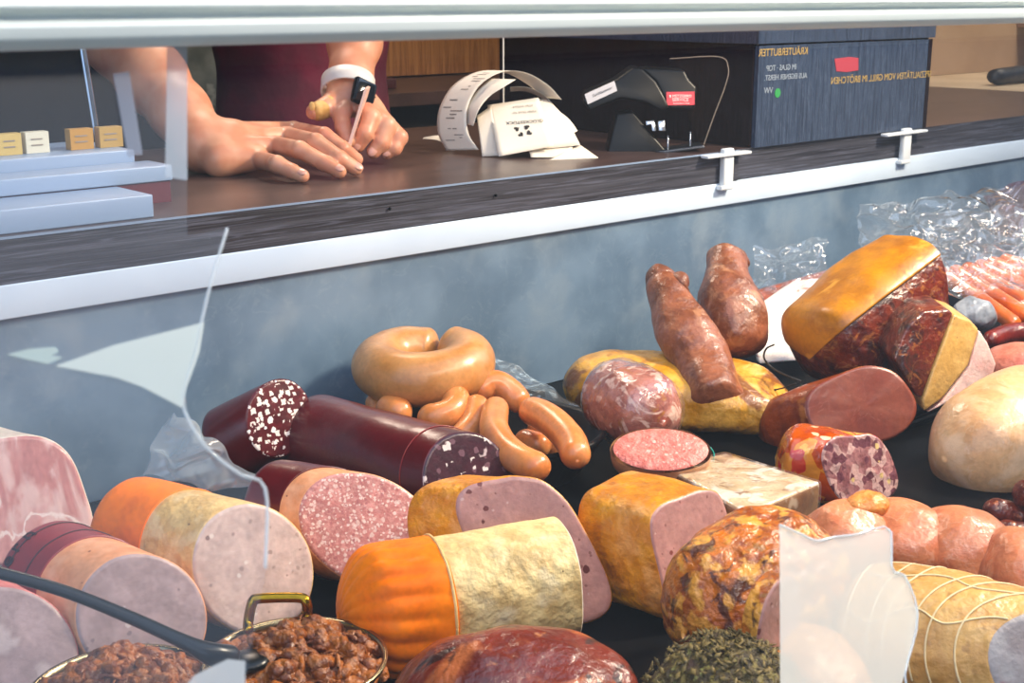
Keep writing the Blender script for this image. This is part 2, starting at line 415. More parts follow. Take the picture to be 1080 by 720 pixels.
veil = film_mat('bluish_reflection', '#c3d5ea', .045, gloss=.0, rough=.15, refl=.2)
milky = film_mat('milky_reflection', '#fffdf2', .5, gloss=.03, rough=.2, refl=.1)
film('reflection_veil', 'large faint veil imitating a reflection on the left of the glass, with a curved right edge', [(-60, 52), (197, 48), (197, 250), (240, 240), (222, 300), (205, 372), (193, 425), (215, 468), (250, 498), (280, 516), (280, 600), (258, 720), (258, 760), (-60, 760)], veil, edge=((3, 10),))  # reflective veil in the glass, painted as a faint bluish sheet
film('white_reflection_patch', 'milky white patch imitating a bright reflection on the glass over the netted roast', [(822, 553), (843, 562), (862, 570), (880, 566), (905, 563), (938, 557), (941, 600), (955, 608), (968, 650), (955, 705), (945, 740), (823, 740)], milky, edge=((0, 11),))  # sunlit reflection imitated by a milky sheet
film('sun_reflection_patch', 'pale patch imitating a sun reflection on the glass before the steel back panel', [(58, 386), (120, 364), (215, 340), (210, 372), (196, 410), (192, 430), (150, 408), (122, 398)], film_mat('sun_glare', '#e8f3f0', .6), off=.0022)  # sun reflection put in as a pale sheet on the glass
film('reflection_corner', 'pale corner patch imitating a reflection on the glass over the pans at the lower left', [(258, 697), (258, 730), (190, 730), (205, 712), (225, 702), (240, 695)], film_mat('corner_glare', '#e8eef0', .5), off=.0022)  # small bright reflection painted as a pale corner sheet
film('reflection_scrap', 'small notched pale patch imitating a sun reflection, left of the larger one', [(7, 374), (30, 368), (58, 366), (62, 371), (54, 375), (66, 377), (50, 384)], film_mat('pale_glare_b', '#dbeeea', .45), off=.0022)  # detached bit of the sun reflection, also painted as a sheet
film('reflection_strip', 'tall narrow pale strip imitating a reflection on the glass over the forearm', [(176, 50), (197, 48), (197, 190), (174, 187)], film_mat('strip_glare', '#d5e2ee', .34), off=.0022)  # upright reflection stripe imitated by a tinted sheet
film('reflection_tab', 'slanting grey tab imitating a reflection on the glass beside the forearm', [(119, 78), (136, 76), (150, 163), (135, 165)], film_mat('tab_glare', '#aab4c6', .45), off=.0022)  # grey reflection in the glass imitated by a tinted sheet

# --- worktop behind the case
wt = thing('worktop', 'dark wood grain service worktop running behind the meat case', 'worktop', (1.4, .35, 1.16))
o = obj('worktop_board', box(-.6, -.001, 1.1605, 1.715, .62, 1.21), [dark_lam, top_lam], wt, False) if False else None
def board(x0, x1, y0):
    vs, fs = box(x0, y0, 1.1606, x1, .64, 1.2100)
    return obj('worktop_board', (vs, fs, [0, 1, 0, 0, 0, 0]), [dark_lam, top_lam], wt, False)
board(-.6, 1.698, -.002); board(1.7, 3.3, .004)
obj('worktop_edge', box(-.6, -.0035, 1.2078, 1.698, -.002, 1.2102), mat('blue_edge', '#7f93ad', rough=.3), wt, False, label='pale blue worktop edge line')
o = obj('screw', tube([at(411, 220, Y=-.003), at(411, 220, Y=-.006)], .0022, n=10), tray_bk, wt); obj('screw', tube([at(523, 206, Y=-.003), at(523, 206, Y=-.006)], .0022, n=10), tray_bk, wt)
# support under the worktop
obj('worktop_base', box(-.6, .06, 0, 3.3, .62, 1.16), mat('base_cabinet', '#2c2523', rough=.6), wt, False)

# --- dark box on the worktop
bx = thing('display_box', 'dark wood grain box standing on the worktop, bluish reflection painted on its front', 'box', (2.0, .2, 1.21))
boxm = mat('box_dark_grain', '#120b0d', '#1d1216', sc=60, vec=(8, 8, .25), rough=.5, spec=.08, bump=.3, bsc=90, bvec=(6, 6, .2))
boxb = mat('box_blue_reflection', '#323f55', '#263145', sc=40, vec=(9, 9, .25), rough=.25, bump=.25, bsc=90, bvec=(6, 6, .2), layers=(('veins', '#6a7a95', 40, .02, .2, .35),))  # blue of the reflected sky and menu put into the grain colour
X0, X1 = 1.735, 2.25
obj('box_body', box(X0, .006, 1.211, X1, .62, 1.40), boxm, bx, False)
obj('front_panel', box(X0 + .004, -.002, 1.2105, X1 - .012, .0058, 1.372), boxb, bx, False, label='front panel with a blue-grey reflection in its colour')
obj('lid', box(X0 - .001, -.004, 1.375, X1 + .006, .625, 1.405), boxb, bx, False)
obj('corner_post', box(X1 - .01, -.002, 1.2105, X1 + .001, .0058, 1.372), boxm, bx, False)
gold = mat('gold_reflection', '#a88c4c', rough=.5, bump=0); pale = mat('pale_reflection', '#8e9aa8', rough=.5, bump=0); red = mat('red_reflection', '#a03a48', rough=.45, bump=0); green_p = mat('green_reflection', '#2c8a4a', rough=.5, bump=0)
def onb(px, py): return at(px, py, Y=-.0024)
text('lettering', 'KRÄUTERBUTTER', .0165, onb(852, 57), (-1, 0, 0), (0, 0, 1), gold, bx)  # mirrored menu text: a reflection, printed onto the box front
text('lettering', 'IM GLAS · TOP', .0125, onb(840, 73), (-1, 0, 0), (0, 0, 1), pale, bx)  # reflected menu text, printed onto the box front
text('lettering', 'AUS EIGENER HERST.', .0122, onb(851, 82), (-1, 0, 0), (0, 0, 1), pale, bx)  # reflected menu text, printed onto the box front
text('lettering', 'SPEZIALITÄTEN VOM GRILL IM BRÖTCHEN', .0165, onb(982, 81), (-1, 0, 0), (0, 0, 1), gold, bx)  # reflected menu text, printed onto the box front
text('lettering', 'VW', .014, onb(815, 98), (-1, 0, 0), (0, 0, 1), pale, bx)  # part of the same reflection, printed onto the box front
def dot(p, r, n=20, d=.0006): return prism([p + V((math.cos(i * 2 * math.pi / n) * r, 0, math.sin(i * 2 * math.pi / n) * r)) for i in range(n)], (0, -d, 0))
obj('reflected_mark', dot(onb(820, 98), .0075), green_p, bx, False, label='round green mark, reflection painted on the box')
obj('reflected_mark', join(prism([onb(x, y) for x, y in ((880, 62), (895, 60), (905, 61), (905, 74), (893, 76), (882, 75))], (0, -.0006, 0))), red, bx, False, label='red patch, reflection painted on the box')
# white brackets holding the box edge
wplas = mat('white_plastic', '#d9dfe4', '#cfd6dc', rough=.35, bump=.02)
def bracket(px, top, bot, fl, fr, label):
    a = at(px, top, Y=-.006); b = at(px, bot, Y=-.006)
    t = thing('shelf_bracket', label, 'bracket', a, 'white box brackets')
    wd = .012
    bevel(obj('upright', box(a.x - wd, -.016, b.z, a.x + wd, -.0045, a.z), wplas, t, False), .003)
    l = at(fl, top, Y=-.006).x; r = at(fr, top, Y=-.006).x
    bevel(obj('flange', box(l, -.02, 1.2045, r, -.0042, 1.2095), wplas, t, False), .0015)
    bevel(obj('foot', box(a.x - wd - .006, -.0165, b.z - .003, a.x + wd, -.0045, b.z + .004), wplas, t, False), .0015)
bracket(765, 156, 197, 740, 786, 'white plastic bracket under the near corner of the dark box')
bracket(954, 135, 170, 930, 972, 'white plastic bracket under the far corner of the dark box')

# --- background of the stall
wood = mat('pine_panel', '#a5713f', '#8a5a30', sc=30, vec=(3, 3, .15), rough=.5, bump=.2, layers=(('veins', '#6b4220', 22, .03, .5, .6),))
a = at(390, 60, Y=1.7); b = at(508, 60, Y=1.7)
cab = thing('wall_cabinet', 'pine wood cabinet front on the back side of the stall', 'cabinet', (a.x, 1.7, 0))
obj('cabinet_panel', box(a.x - .12, 1.7, 1.23, b.x + .6, 1.75, 1.75), wood, cab, False)
obj('cabinet_ledge', box(a.x - .5, 1.2, 1.195, b.x + .6, 1.75, 1.225), mat('brown_ledge', '#4a3530', '#3c2a26', sc=10, rough=.35), cab, False)
obj('cabinet_base', box(a.x - .5, 1.35, 0, b.x + .6, 1.75, 1.19), mat('black_front', '#15110f', rough=.6), cab, False)
# small dark object on ledge
q = at(398, 92, Y=1.35)
sm = thing('pastry_box', 'small dark red box on the back ledge beside the watch', 'box', (q.x, 1.35, 1.226))
bevel(obj('box_base', box(q.x - .03, 1.33, 1.226, q.x + .045, 1.38, 1.252), mat('dark_red', '#3d1414', rough=.4), sm, False), .003)
obj('knob', blob(V((q.x + .0, 1.35, 1.259)), (.012, .01, .009), n=16), mat('pale_knob', '#c8a080'), sm)
# dark window-like gap and greenish gray board on the left back
a = at(196, 60, Y=1.25)
pn = thing('grey_board', 'mottled grey green board standing behind the person', 'board', (a.x, 1.25, 0))
obj('board_panel', box(a.x - .02, 1.25, .9, a.x + .22, 1.28, 1.7), mat('mottled_grey', '#8f9488', '#5f665f', sc=9, rough=.7, layers=(('patch', '#b3b5a6', 14, .55, .1),)), pn, False)
obj('board_foot', box(a.x - .02, 1.2, 0, a.x + .22, 1.33, .9), mat('board_dark', '#4b5052'), pn, False)
# beige shelf to the right with a black rolled thing
sh = thing('side_shelf', 'cream topped shelf unit at the far right of the stall', 'shelf', (4.2, .8, 0))
cream = mat('cream_board', '#d9c3a2', '#cdb592', sc=5, rough=.4); beige = mat('beige_panel', '#a58d77', '#937b66', sc=4, rough=.6)
obj('shelf_body', box(3.35, .45, 0, 5.6, 1.0, 1.165), beige, sh, False)
obj('shelf_top', box(3.3, .42, 1.166, 5.6, 1.0, 1.20), cream, sh, False)
obj('shelf_back', box(3.3, .97, 1.201, 5.6, 1.0, 1.9), mat('tan_back', '#b09477', '#a3876b', sc=3, rough=.6), sh, False)
obj('upper_shelf', box(4.4, .55, 1.345, 5.6, .968, 1.36), mat('brown_shelf', '#8b6e60'), sh, False)
k = thing('rolled_mat', 'black rolled mat lying on the cream shelf top', 'mat', (4.0, .62, 1.201))
obj('roll', tube([V((3.58, .60, 1.226)), V((4.2, .61, 1.226)), V((4.9, .6, 1.226))], .024, n=20, nz=(.003, 30)), mat('black_rubber', '#14161a', '#1e2126', sc=30, rough=.5, bump=.4), k)
# ================================================================== ADDED UNSEEN FACADE (darkens the reflections in the glass)
struct('wall_sky_blocker', join(box(-5, -9.4, 0, 34, -9, 12)), mat('blocker_facade', '#4a5160', '#3a4250', sc=2, rough=.8))  # unseen wall added and sized to keep sky reflections off the glass

# ================================================================== PERSON
skin = mat('skin', '#d49a7c', '#c88668', sc=30, rough=.42, bump=.22, bsc=260, bd=.0006, sss=.25, layers=(('patch', '#cf7f66', 12, .52, .2, .6),))
def D(x, y, d): return at(x, y, d=d)
caps = []
def ch(pts, rs, k=.004):
    for i_ in range(len(pts) - 1): caps.append((pts[i_], pts[i_ + 1], rs[i_], rs[i_ + 1], k))
# --- resting right hand and forearm
zt = 1.2105
wr = D(214, 152, 1.845)
mcp = [at(273, 168, z=1.231), at(291, 153, z=1.247), at(303, 143, z=1.2545), at(310, 137, z=1.257)]
hub = [D(232, 168, 1.82), D(236, 158, 1.83), D(240, 150, 1.845), D(243, 144, 1.86)]
for i_, (m_, h_) in enumerate(zip(mcp, hub)):
    caps.append((h_, m_, .0215, .0125, .012)); caps.append((wr, h_, .031, .0215, .014))
caps.append((hub[0], mcp[0], .022, .0135, .01))
ch([mcp[0], at(292, 173, z=1.233), at(308, 181, z=1.224), at(319, 185.5, z=1.2195)], [.0125, .0115, .0102, .0092])
ch([mcp[1], at(316, 158, z=1.246), at(342, 172, z=1.230), at(358, 181, z=1.2200)], [.0128, .0122, .0108, .0095])
ch([mcp[2], at(333, 150, z=1.254), at(358, 167, z=1.235), at(375, 178, z=1.2205)], [.0130, .0124, .0110, .0097])
ch([mcp[3], at(342, 143, z=1.257), at(362, 157, z=1.240), at(376, 168, z=1.2235)], [.0128, .0120, .0106, .0095])
ch([hub[3], at(268, 142, z=1.226), at(300, 140, z=1.222), at(322, 142, z=1.2205)], [.020, .015, .0125, .011], .006)      # thumb, under the palm on the far side
fa = [wr, D(190, 118, 1.87), D(160, 82, 1.91), D(128, 42, 1.96), D(80, -25, 2.03)]
ch(fa, [.034, .040, .048, .054, .055], .02)
handR = nets(caps, .0021, .004)
# --- second hand with the watch
caps = []
w2 = D(369, 98, 1.975)
tipd = lambda x, y: at(x, y, z=1.2205)
dA = dep(tipd(378, 153))
mA = [D(369, 108, 1.96), D(379, 109, 1.955), D(388, 112, 1.955), D(396, 118, 1.955)]
for m_ in mA: caps.append((w2, m_, .026, .0155, .014))
caps.append((D(360, 106, 1.955), mA[0], .016, .015, .012))
dt = 1.915
ch([mA[0], D(360, 121, 1.925), D(362, 134, 1.91), D(367, 148, 1.905)], [.0145, .0130, .0115, .0100])
ch([mA[1], D(391, 124, 1.92), D(385, 141, 1.91), D(377.5, 153, dt)], [.0145, .0138, .0122, .0108])
ch([mA[2], D(408, 132, 1.93), D(402, 150, 1.925), D(394, 160, 1.925)], [.0145, .0136, .0120, .0105])
ch([mA[3], D(421, 145, 1.945), D(416, 156, 1.94), D(409, 161, 1.94)], [.0140, .0126, .0112, .0100])
ch([w2, D(352, 108, 1.95), D(342, 114, 1.93), D(331, 118, 1.92)], [.022, .017, .014, .0115], .006)
fb = [w2, D(370, 80, 1.99), D(374, 45, 2.03), D(382, -20, 2.1)]
ch(fb, [.0285, .031, .040, .047], .015)
handL = nets(caps, .0021, .004)
# --- the rest of the body at coarser grain
caps = []
elR = fa[-1]; elL = fb[-1]
cx = D(318, 60, 2.55); bx_, by_ = cx.x, cx.y
def B3(x, y, z): return V((bx_ + x, by_ + y, z))
rr2 = RT
shR = B3(0, 0, 1.60) - rr2 * .19; shL = B3(0, 0, 1.60) + rr2 * .19
ch([fa[-2], elR, shR], [.054, .056, .062], .03); ch([fb[-2], elL, shL], [.043, .050, .062], .03)
ch([B3(0, 0, .98), B3(0, 0, 1.2), B3(0, 0, 1.45), B3(0, -.01, 1.58)], [.15, .14, .155, .13], .05)
ch([shR, B3(0, 0, 1.60), shL], [.07, .10, .07], .06)
ch([B3(0, -.01, 1.62), B3(0, -.03, 1.76)], [.062, .056], .03)
ch([B3(0, -.04, 1.80), B3(0, -.03, 1.87)], [.078, .092], .03)
ch([B3(0, -.10, 1.835), B3(0, -.122, 1.81)], [.016, .014], .01)
for s_ in (-1, 1):
    ch([B3(0, 0, .95) + rr2 * .09 * s_, B3(0, 0, .5) + rr2 * .11 * s_, B3(0, .02, .09) + rr2 * .11 * s_, ], [.10, .065, .045], .04)
    ch([B3(0, .02, .05) + rr2 * .11 * s_, B3(0, -.14, .04) + rr2 * .12 * s_], [.045, .035], .02)
    caps.append((B3(0, -.03, 1.82) + rr2 * .09 * s_, B3(0, -.03, 1.84) + rr2 * .093 * s_, .014, .016, .006))
bodyc = nets(caps, .009, .03)
person = thing('person', 'person in a maroon apron behind the counter, one hand flat on the worktop and one holding a card', 'person', B3(0, 0, 0))
person['label'] = 'person in maroon apron leaning bare forearms on the worktop, wearing a white watch'
obj('body', join(handR, handL, bodyc), skin, person)
caps = []
ch([B3(0, -.01, .62), B3(0, -.01, .98), B3(0, 0, 1.2), B3(0, 0, 1.45), B3(0, -.01, 1.57)], [.17, .165, .155, .168, .135], .05)
ch([shR, B3(0, 0, 1.60), shL], [.08, .105, .08], .06)
ch([shR, shR.lerp(elR, .45)], [.08, .075], .03); ch([shL, shL.lerp(elL, .4)], [.08, .07], .03)
obj('apron', nets(caps, .009, .03), mat('maroon_cloth', '#6c1432', '#501028', sc=9, rough=.75, bump=.3, bsc=12, bd=.02, layers=(('patch', '#4a1a2c', 5, .58, .1, .6),)), person, label='maroon cloth apron and shirt')
hv = blob(B3(0, .0, 1.87), (.107, .115, .115), n=40, nz=(.006, 20)); hv = ([V((p.x, max(p.y, by_ - .075 + max(0, 1.9 - p.z) * .9), max(p.z, 1.79))) for p in hv[0]], hv[1])
obj('hair', hv, mat('brown_hair', '#3c281c', rough=.6, bump=.4), person)
caps = []
for s_ in (-1, 1): ch([B3(0, 0, .95) + rr2 * .09 * s_, B3(0, 0, .5) + rr2 * .11 * s_, B3(0, .02, .14) + rr2 * .11 * s_], [.11, .078, .062], .04)
obj('trousers', nets(caps, .009, .03), mat('dark_trousers', '#22242a', rough=.8), person)
# nails
nailm = mat('fingernail', '#dba491', '#d39a88', sc=20, rough=.28, bump=0, coat=.3)
def nail(tip, prev, r, n_up):
    dd_ = (tip - prev).normalized(); nn_ = (n_up - dd_ * n_up.dot(dd_)).normalized(); sd = dd_.cross(nn_)
    c = tip + nn_ * (r * .80) + dd_ * (r * .05)
    obj('fingernail', blob(c, (r * .85, r * .62, r * .26), (dd_, sd, (nn_ + dd_ * .25).normalized()), nz=(0, 1), n=20), nailm, person)
vu = (Z * .8 - FW.xy.to_3d() * .6).normalized()
nail(at(319, 185.5, z=1.2195), at(308, 181, z=1.224), .0092, vu); nail(at(358, 181, z=1.22), at(342, 172, z=1.230), .0095, vu)
nail(at(375, 178, z=1.2205), at(358, 167, z=1.235), .0097, vu); 
vf = (-FW.xy.to_3d() + Z * .25).normalized()
nail(D(377.5, 153, dt), D(385, 141, 1.91), .0108, vf); nail(D(394, 160, 1.925), D(402, 150, 1.925), .0105, vf); nail(D(409, 161, 1.94), D(416, 156, 1.94), .0100, vf)
# bandage on the thumb
tb_ = thing('finger_bandage', 'yellow beige plaster wrapped round the thumb of the hand with the watch', 'plaster', D(336, 118, 1.92))
bm_ = mat('plaster_cloth', '#d8b06c', '#c08f48', sc=60, rough=.6, bump=.4, bsc=120)
obj('plaster_wrap', Sweep([(D(347, 111.5, 1.94), .0160, .0160, 2), (D(338, 116, 1.925), .0152, .0152, 2), (D(328, 119.5, 1.915), .0125, .0125, 2)], r1=.008, nz=(.0012, 60)).part(m=16, n=28), bm_, tb_)
obj('plaster_flap', blob(D(329, 112, 1.90), (.004, .0015, .006), (RT, FW, Z), nz=(.001, 50), n=14), bm_, tb_)
# watch
wt_ = thing('wrist_watch', 'square black smartwatch on a white strap round the wrist', 'watch', D(366, 95, 1.97))
ax_ = (fb[1] - w2).normalized(); ws = D(367, 91.5, 1.968); q1 = ax_.cross(FW).normalized(); q2 = ax_.cross(q1)
rgs = []
vs = []; fs = []
for i_, (dr_, l_) in enumerate(((.0370, -.0125), (.0400, -.0115), (.0400, .0115), (.0370, .0125))):
    vs += [ws + ax_ * l_ + q1 * math.cos(t_) * dr_ + q2 * math.sin(t_) * dr_ * .93 for t_ in [2 * math.pi * k_ / 48 for k_ in range(48)]]
for i_ in range(4):
    for j_ in range(48): fs.append((i_ * 48 + j_, i_ * 48 + (j_ + 1) % 48, ((i_ + 1) % 4) * 48 + (j_ + 1) % 48, ((i_ + 1) % 4) * 48 + j_))
obj('strap', (vs, fs), mat('white_rubber', '#d5d0cd', rough=.4, bump=0), wt_)
wn_ = (RT * .62 - FW * .75 + UP * .15).normalized(); wv = (ax_ - wn_ * ax_.dot(wn_)).normalized(); wu = wv.cross(wn_).normalized()
wc = D(383.5, 98, 1.935)
def obox(c, u, v, n_, a_, b_, t_): return prism([c + u * x * a_ + v * y * b_ - n_ * t_ for x, y in ((-1, -1), (1, -1), (1, 1), (-1, 1))], n_ * 2 * t_)
o = obj('watch_case', obox(wc, wu, wv, wn_, .0185, .020, .0055), mat('watch_dark', '#16181c', rough=.2, metal=.6, bump=0), wt_); bevel(o, .004, 4)
o = obj('watch_screen', obox(wc + wn_ * .0052, wu, wv, wn_, .0150, .0175, .0012), mat('watch_glass', '#060708', rough=.05, bump=0, coat=1), wt_); bevel(o, .001)
obj('crown', tube([wc + wu * .018, wc + wu * .0215], .003, n=14), MC['watch_dark'], wt_)
# card held between the fingers
cd_ = thing('held_card', 'thin pinkish card held upright in the fingers of the watch hand', 'card', D(367, 155, 1.9))
q = [D(384.5, 93, 1.885), D(387, 94, 1.885), D(369, 156, 1.885), D(366, 155, 1.885)]
obj('card', prism(q, FW.xy.to_3d() * .05), mat('pink_card', '#d9b3a6', rough=.5, bump=0), cd_, False)

# ================================================================== ON THE WORKTOP
paper = mat('receipt_paper', '#e6ddcf', '#ddd3c4', sc=10, rough=.6, bump=.04)
ink = mat('printed_ink', '#2c2826', rough=.6, bump=0); inkg = mat('faint_ink', '#8f867c', rough=.6, bump=0)
sp_ = thing('receipt_spike', 'thin white metal spike standing up through the pile of receipts', 'spike', at(533, 150, z=1.2105))
b_ = at(531, 148, z=1.2105)
obj('rod', tube([b_ + Z * .002, V((b_.x, b_.y, 1.47))], .0014, n=10, m=10, up=V((1, 0, 0))), mat('white_metal', '#d8d4cc', rough=.4, bump=0), sp_)
obj('base', tube([b_, b_ + Z * .004], .03, n=28, m=4, up=V((1, 0, 0)), round_=False), MC['white_metal'], sp_)
def sheet(label, px, grp='receipts in the loose pile', sag=.0):
    P4 = [D(*p) for p in px]; t = thing('receipt', label, 'receipt', P4[-1], grp)
    n_ = 10; vs = []; fs = []
    nn_ = (P4[1] - P4[0]).cross(P4[3] - P4[0]).normalized()
    if nn_.dot(FW) > 0: nn_ = -nn_
    for i_ in range(n_ + 1):
        for j_ in range(n_ + 1):
            a_, b2 = i_ / n_, j_ / n_; vs.append(P4[0].lerp(P4[1], b2).lerp(P4[3].lerp(P4[2], b2), a_) + nn_ * sag * math.sin(math.pi * a_))
    for i_ in range(n_):
        for j_ in range(n_): k = i_ * (n_ + 1) + j_; fs.append((k, k + 1, k + n_ + 2, k + n_ + 1))
    o = obj('paper_sheet', (vs, fs), paper, t); sdf = o.modifiers.new('s', 'SOLIDIFY'); sdf.thickness = .0004
    return t, P4, nn_
d0 = dep(at(526, 165, z=1.212))
sheet('receipt lying flattest at the bottom right of the pile', [(600, 158, d0 + .02), (612, 153, d0 + .03), (632, 167, d0 + .0), (577, 170, d0 - .03)])
sheet('receipt lying low under the clover receipt', [(555, 150, d0 + .03), (606, 150, d0 + .03), (600, 166, d0), (560, 166, d0 - .01)])
sheet('receipt standing at the left behind the clover receipt', [(503, 122, d0 + .05), (518, 112, d0 + .05), (527, 164, d0 + .005), (508.5, 165, d0 + .012)])
sheet('receipt at the right behind the clover receipt with faint print', [(563, 103, d0 + .075), (578, 106, d0 + .075), (612, 153, d0 + .02), (575, 157, d0 + .01)], sag=.01)
sheet('receipt with notched edge sticking out furthest right of the standing ones', [(572, 105, d0 + .078), (590, 118, d0 + .07), (609, 138, d0 + .04), (590, 150, d0 + .02)], sag=.004)
tc_, P4, nn_ = sheet('front receipt with a black four leaf clover print', [(514, 111, d0 + .06), (568, 103, d0 + .06), (584, 154, d0), (526, 165, d0 - .01)])
def onS(px, py):
    r = FW + RT * ((px - 540) / F) + UP * ((360 - py) / F); n2 = (P4[1] - P4[0]).cross(P4[2] - P4[0]).normalized()
    if n2.dot(FW) > 0: n2 = -n2
    A_ = P4[0] + n2 * .0025; return CAM + r * ((A_ - CAM).dot(n2) / r.dot(n2))
text('lettering', 'GLÜCKSSTÜCK', .0085, onS(573, 125.5), (onS(528, 129) - onS(573, 125.5)), (onS(571, 130) - onS(570, 122)), ink, tc_, .0001)
text('lettering', 'Vielen Dank für', .006, onS(566, 116), (onS(528, 119) - onS(566, 116)), (onS(571, 130) - onS(570, 122)), inkg, tc_, .0001)
text('lettering', 'Ihren Einkauf', .006, onS(562, 110), (onS(528, 113) - onS(562, 110)), (onS(571, 130) - onS(570, 122)), inkg, tc_, .0001)
for cx_, cy_, an in ((545, 136, 215), (555.5, 134, 325), (549.5, 142, 140), (558, 140, 40)):
    hp = []
    for k_ in range(28):
        t_ = 2 * math.pi * k_ / 28; x = 16 * math.sin(t_) ** 3; y = 13 * math.cos(t_) - 5 * math.cos(2 * t_) - 2 * math.cos(3 * t_) - math.cos(4 * t_)
        aa = math.radians(an - 90); hp.append(onS(cx_ + (x * math.cos(aa) - y * math.sin(aa)) * .2, cy_ - (x * math.sin(aa) + y * math.cos(aa)) * .16))
    obj('clover_leaf', prism(hp, nn_ * .0002), ink, tc_, False)
def ribbon(label, rim, wv, tw=0, prints=0):
    t = thing('receipt_strip', label, 'receipt', D(*rim[0]))
    P5 = [D(*p) for p in rim]; n_ = 48; vs = []; fs = []; m_ = 8
    for i_ in range(n_ + 1):
        p = V(cr([tuple(x) for x in P5], i_ / n_)); w_ = wv[0].lerp(wv[1], i_ / n_)
        vs += [p + w_ * (j_ / m_) for j_ in range(m_ + 1)]
    for i_ in range(n_):
        for j_ in range(m_): k = i_ * (m_ + 1) + j_; fs.append((k, k + 1, k + m_ + 2, k + m_ + 1))
    o = obj('paper_sheet', (vs, fs), paper, t); sdf = o.modifiers.new('s', 'SOLIDIFY'); sdf.thickness = .0004
    rn = random.Random(3)
    pv = ([], [])
    for _ in range(prints):
        i_ = rn.randint(4, 26); a_ = rn.uniform(.1, .6); l_ = rn.uniform(.08, .3)
        p = vs[i_ * (m_ + 1)]; q_ = vs[i_ * (m_ + 1) + m_]; nx = vs[(i_ + 1) * (m_ + 1)] - p
        nrm_ = (q_ - p).cross(nx).normalized(); nrm_ = -nrm_ if nrm_.dot(FW) > 0 else nrm_
        pv = join(pv, prism([p.lerp(q_, a_) + nrm_ * .0007, p.lerp(q_, a_ + l_) + nrm_ * .0007, p.lerp(q_, a_ + l_) + nx * .35 + nrm_ * .0007, p.lerp(q_, a_) + nx * .35 + nrm_ * .0007], nrm_ * .0001))
    if prints: obj('printed_lines', pv, inkg, t, False)
wv = (-RT * .052 + FW.xy.to_3d() * .03 - Z * .004)
wv2 = (-RT * .045 + FW.xy.to_3d() * .035 + Z * .004)
ribbon('long curled receipt strip arching over the pile of receipts', [(505, 158, d0 + .03), (494, 140, d0 + .03), (493, 115, d0 + .035), (506, 90, d0 + .04), (530, 76, d0 + .045), (555, 77, d0 + .05), (578, 90, d0 + .055), (592, 105, d0 + .06)], (wv, (RT * -.03 + FW.xy.to_3d() * .05)), prints=26)
ribbon('short receipt strip curling inside the long curled one', [(499, 133, d0 + .01), (505, 116, d0 + .01), (516, 102, d0 + .02), (531, 92, d0 + .02), (544, 84, d0 + .03)], (-RT * .012 + FW.xy.to_3d() * .04, -RT * .04 + FW.xy.to_3d() * .03))
ribbon('receipt tail curving down behind the clover receipt', [(538, 92, d0 + .08), (555, 92, d0 + .08), (572, 99, d0 + .08), (585, 112, d0 + .075)], (RT * .0 + FW.xy.to_3d() * .05 - Z * .01, FW.xy.to_3d() * .04 - Z * .01))
ribbon('flat receipt tail lying on the worktop left of the pile', [(478, 157, d0 + .1), (462, 148, d0 + .1), (446, 146, d0 + .1)], (FW.xy.to_3d() * .02 + Z * .012, FW.xy.to_3d() * .02))

# label printer like device
dv = thing('label_dispenser', 'black label dispenser with a red sticker standing beside the dark box', 'label dispenser', at(690, 160, z=1.2105))
bp_ = mat('glossy_black_plastic', '#08080a', '#060607', rough=.35, bump=.0, spec=.25)
dd = dep(at(700, 160, z=1.211)); yv = FW.xy.to_3d().normalized()
def prof(name, px, dz, th, m_, bw=.004, lbl=None):
    o = obj(name, prism([D(x, y, dd + dz) for x, y in px], yv * th), m_, dv, False, label=lbl)
    if bw: bevel(o, bw)
    return o
prof('arm', [(614, 106), (618, 98), (650, 84), (668, 71), (677, 72), (692, 86), (700, 100), (706, 113), (697, 117), (680, 108), (655, 104), (622, 117)], 0, .07, bp_)
prof('head', [(676, 71.5), (722, 74), (727, 84), (735, 92), (733, 116), (706, 115), (699, 100), (692, 86)], .005, .06, bp_)
prof('base', [(640, 162), (650, 120), (668, 118), (680, 132), (704, 160), (690, 162)], .012, .06, bp_)
prof('foot_plate', [(690, 160), (742, 153), (744, 156), (704, 161.5)], 0, .05, mat('dark_metal', '#3c4048', rough=.3, metal=.8, bump=0), .001)
prof('clear_shield', [(705, 62), (760, 60), (768, 72), (765, 90), (742, 153), (738, 153), (725, 118), (733, 92), (722, 74)], .03, .0015, film_mat('smoky_acrylic', '#5a4a3a', .02, gloss=-.08, refl=.0), .0)
obj('shield_edge', tube([D(x, y, dd + .03) for x, y in ((706, 62), (758, 60), (768, 72), (765, 90), (753, 122), (742, 153))], .0011, n=8, m=50), mat('shield_edge_grey', '#6d6258', rough=.2, bump=0), dv)
prof('latch', [(681, 128), (690, 127), (692, 138), (688, 138), (687, 131), (682, 132)], -.002, .01, mat('bright_metal', '#b8bcc2', rough=.2, metal=.9, bump=0), .0005)
prof('latch', [(694, 128), (701, 127), (702, 138), (695, 138)], -.002, .01, MC['bright_metal'], .0008)
for x, y in ((704.5, 143), (728, 139)):
    obj('screw', join(tube([D(x, y, dd - .002), D(x, y + 1.5, dd - .002)], .0045, n=14, m=4, up=yv), tube([D(x, y + 1, dd - .002), D(x, y + 15, dd - .002)], .0016, n=8, m=4, up=yv)), MC['bright_metal'], dv)
obj('red_sticker', prism([D(x, y, dd + .0045) for x, y in ((702.8, 97), (732.5, 96.5), (732.5, 110.5), (703, 111))], yv * -.0008), mat('red_sticker_print', '#cf2036', rough=.35, bump=0), dv, False)
wpr = mat('white_print', '#e8e2e0', rough=.5, bump=0)
ex = D(730, 100, dd) - D(708, 100, dd); ey = UP
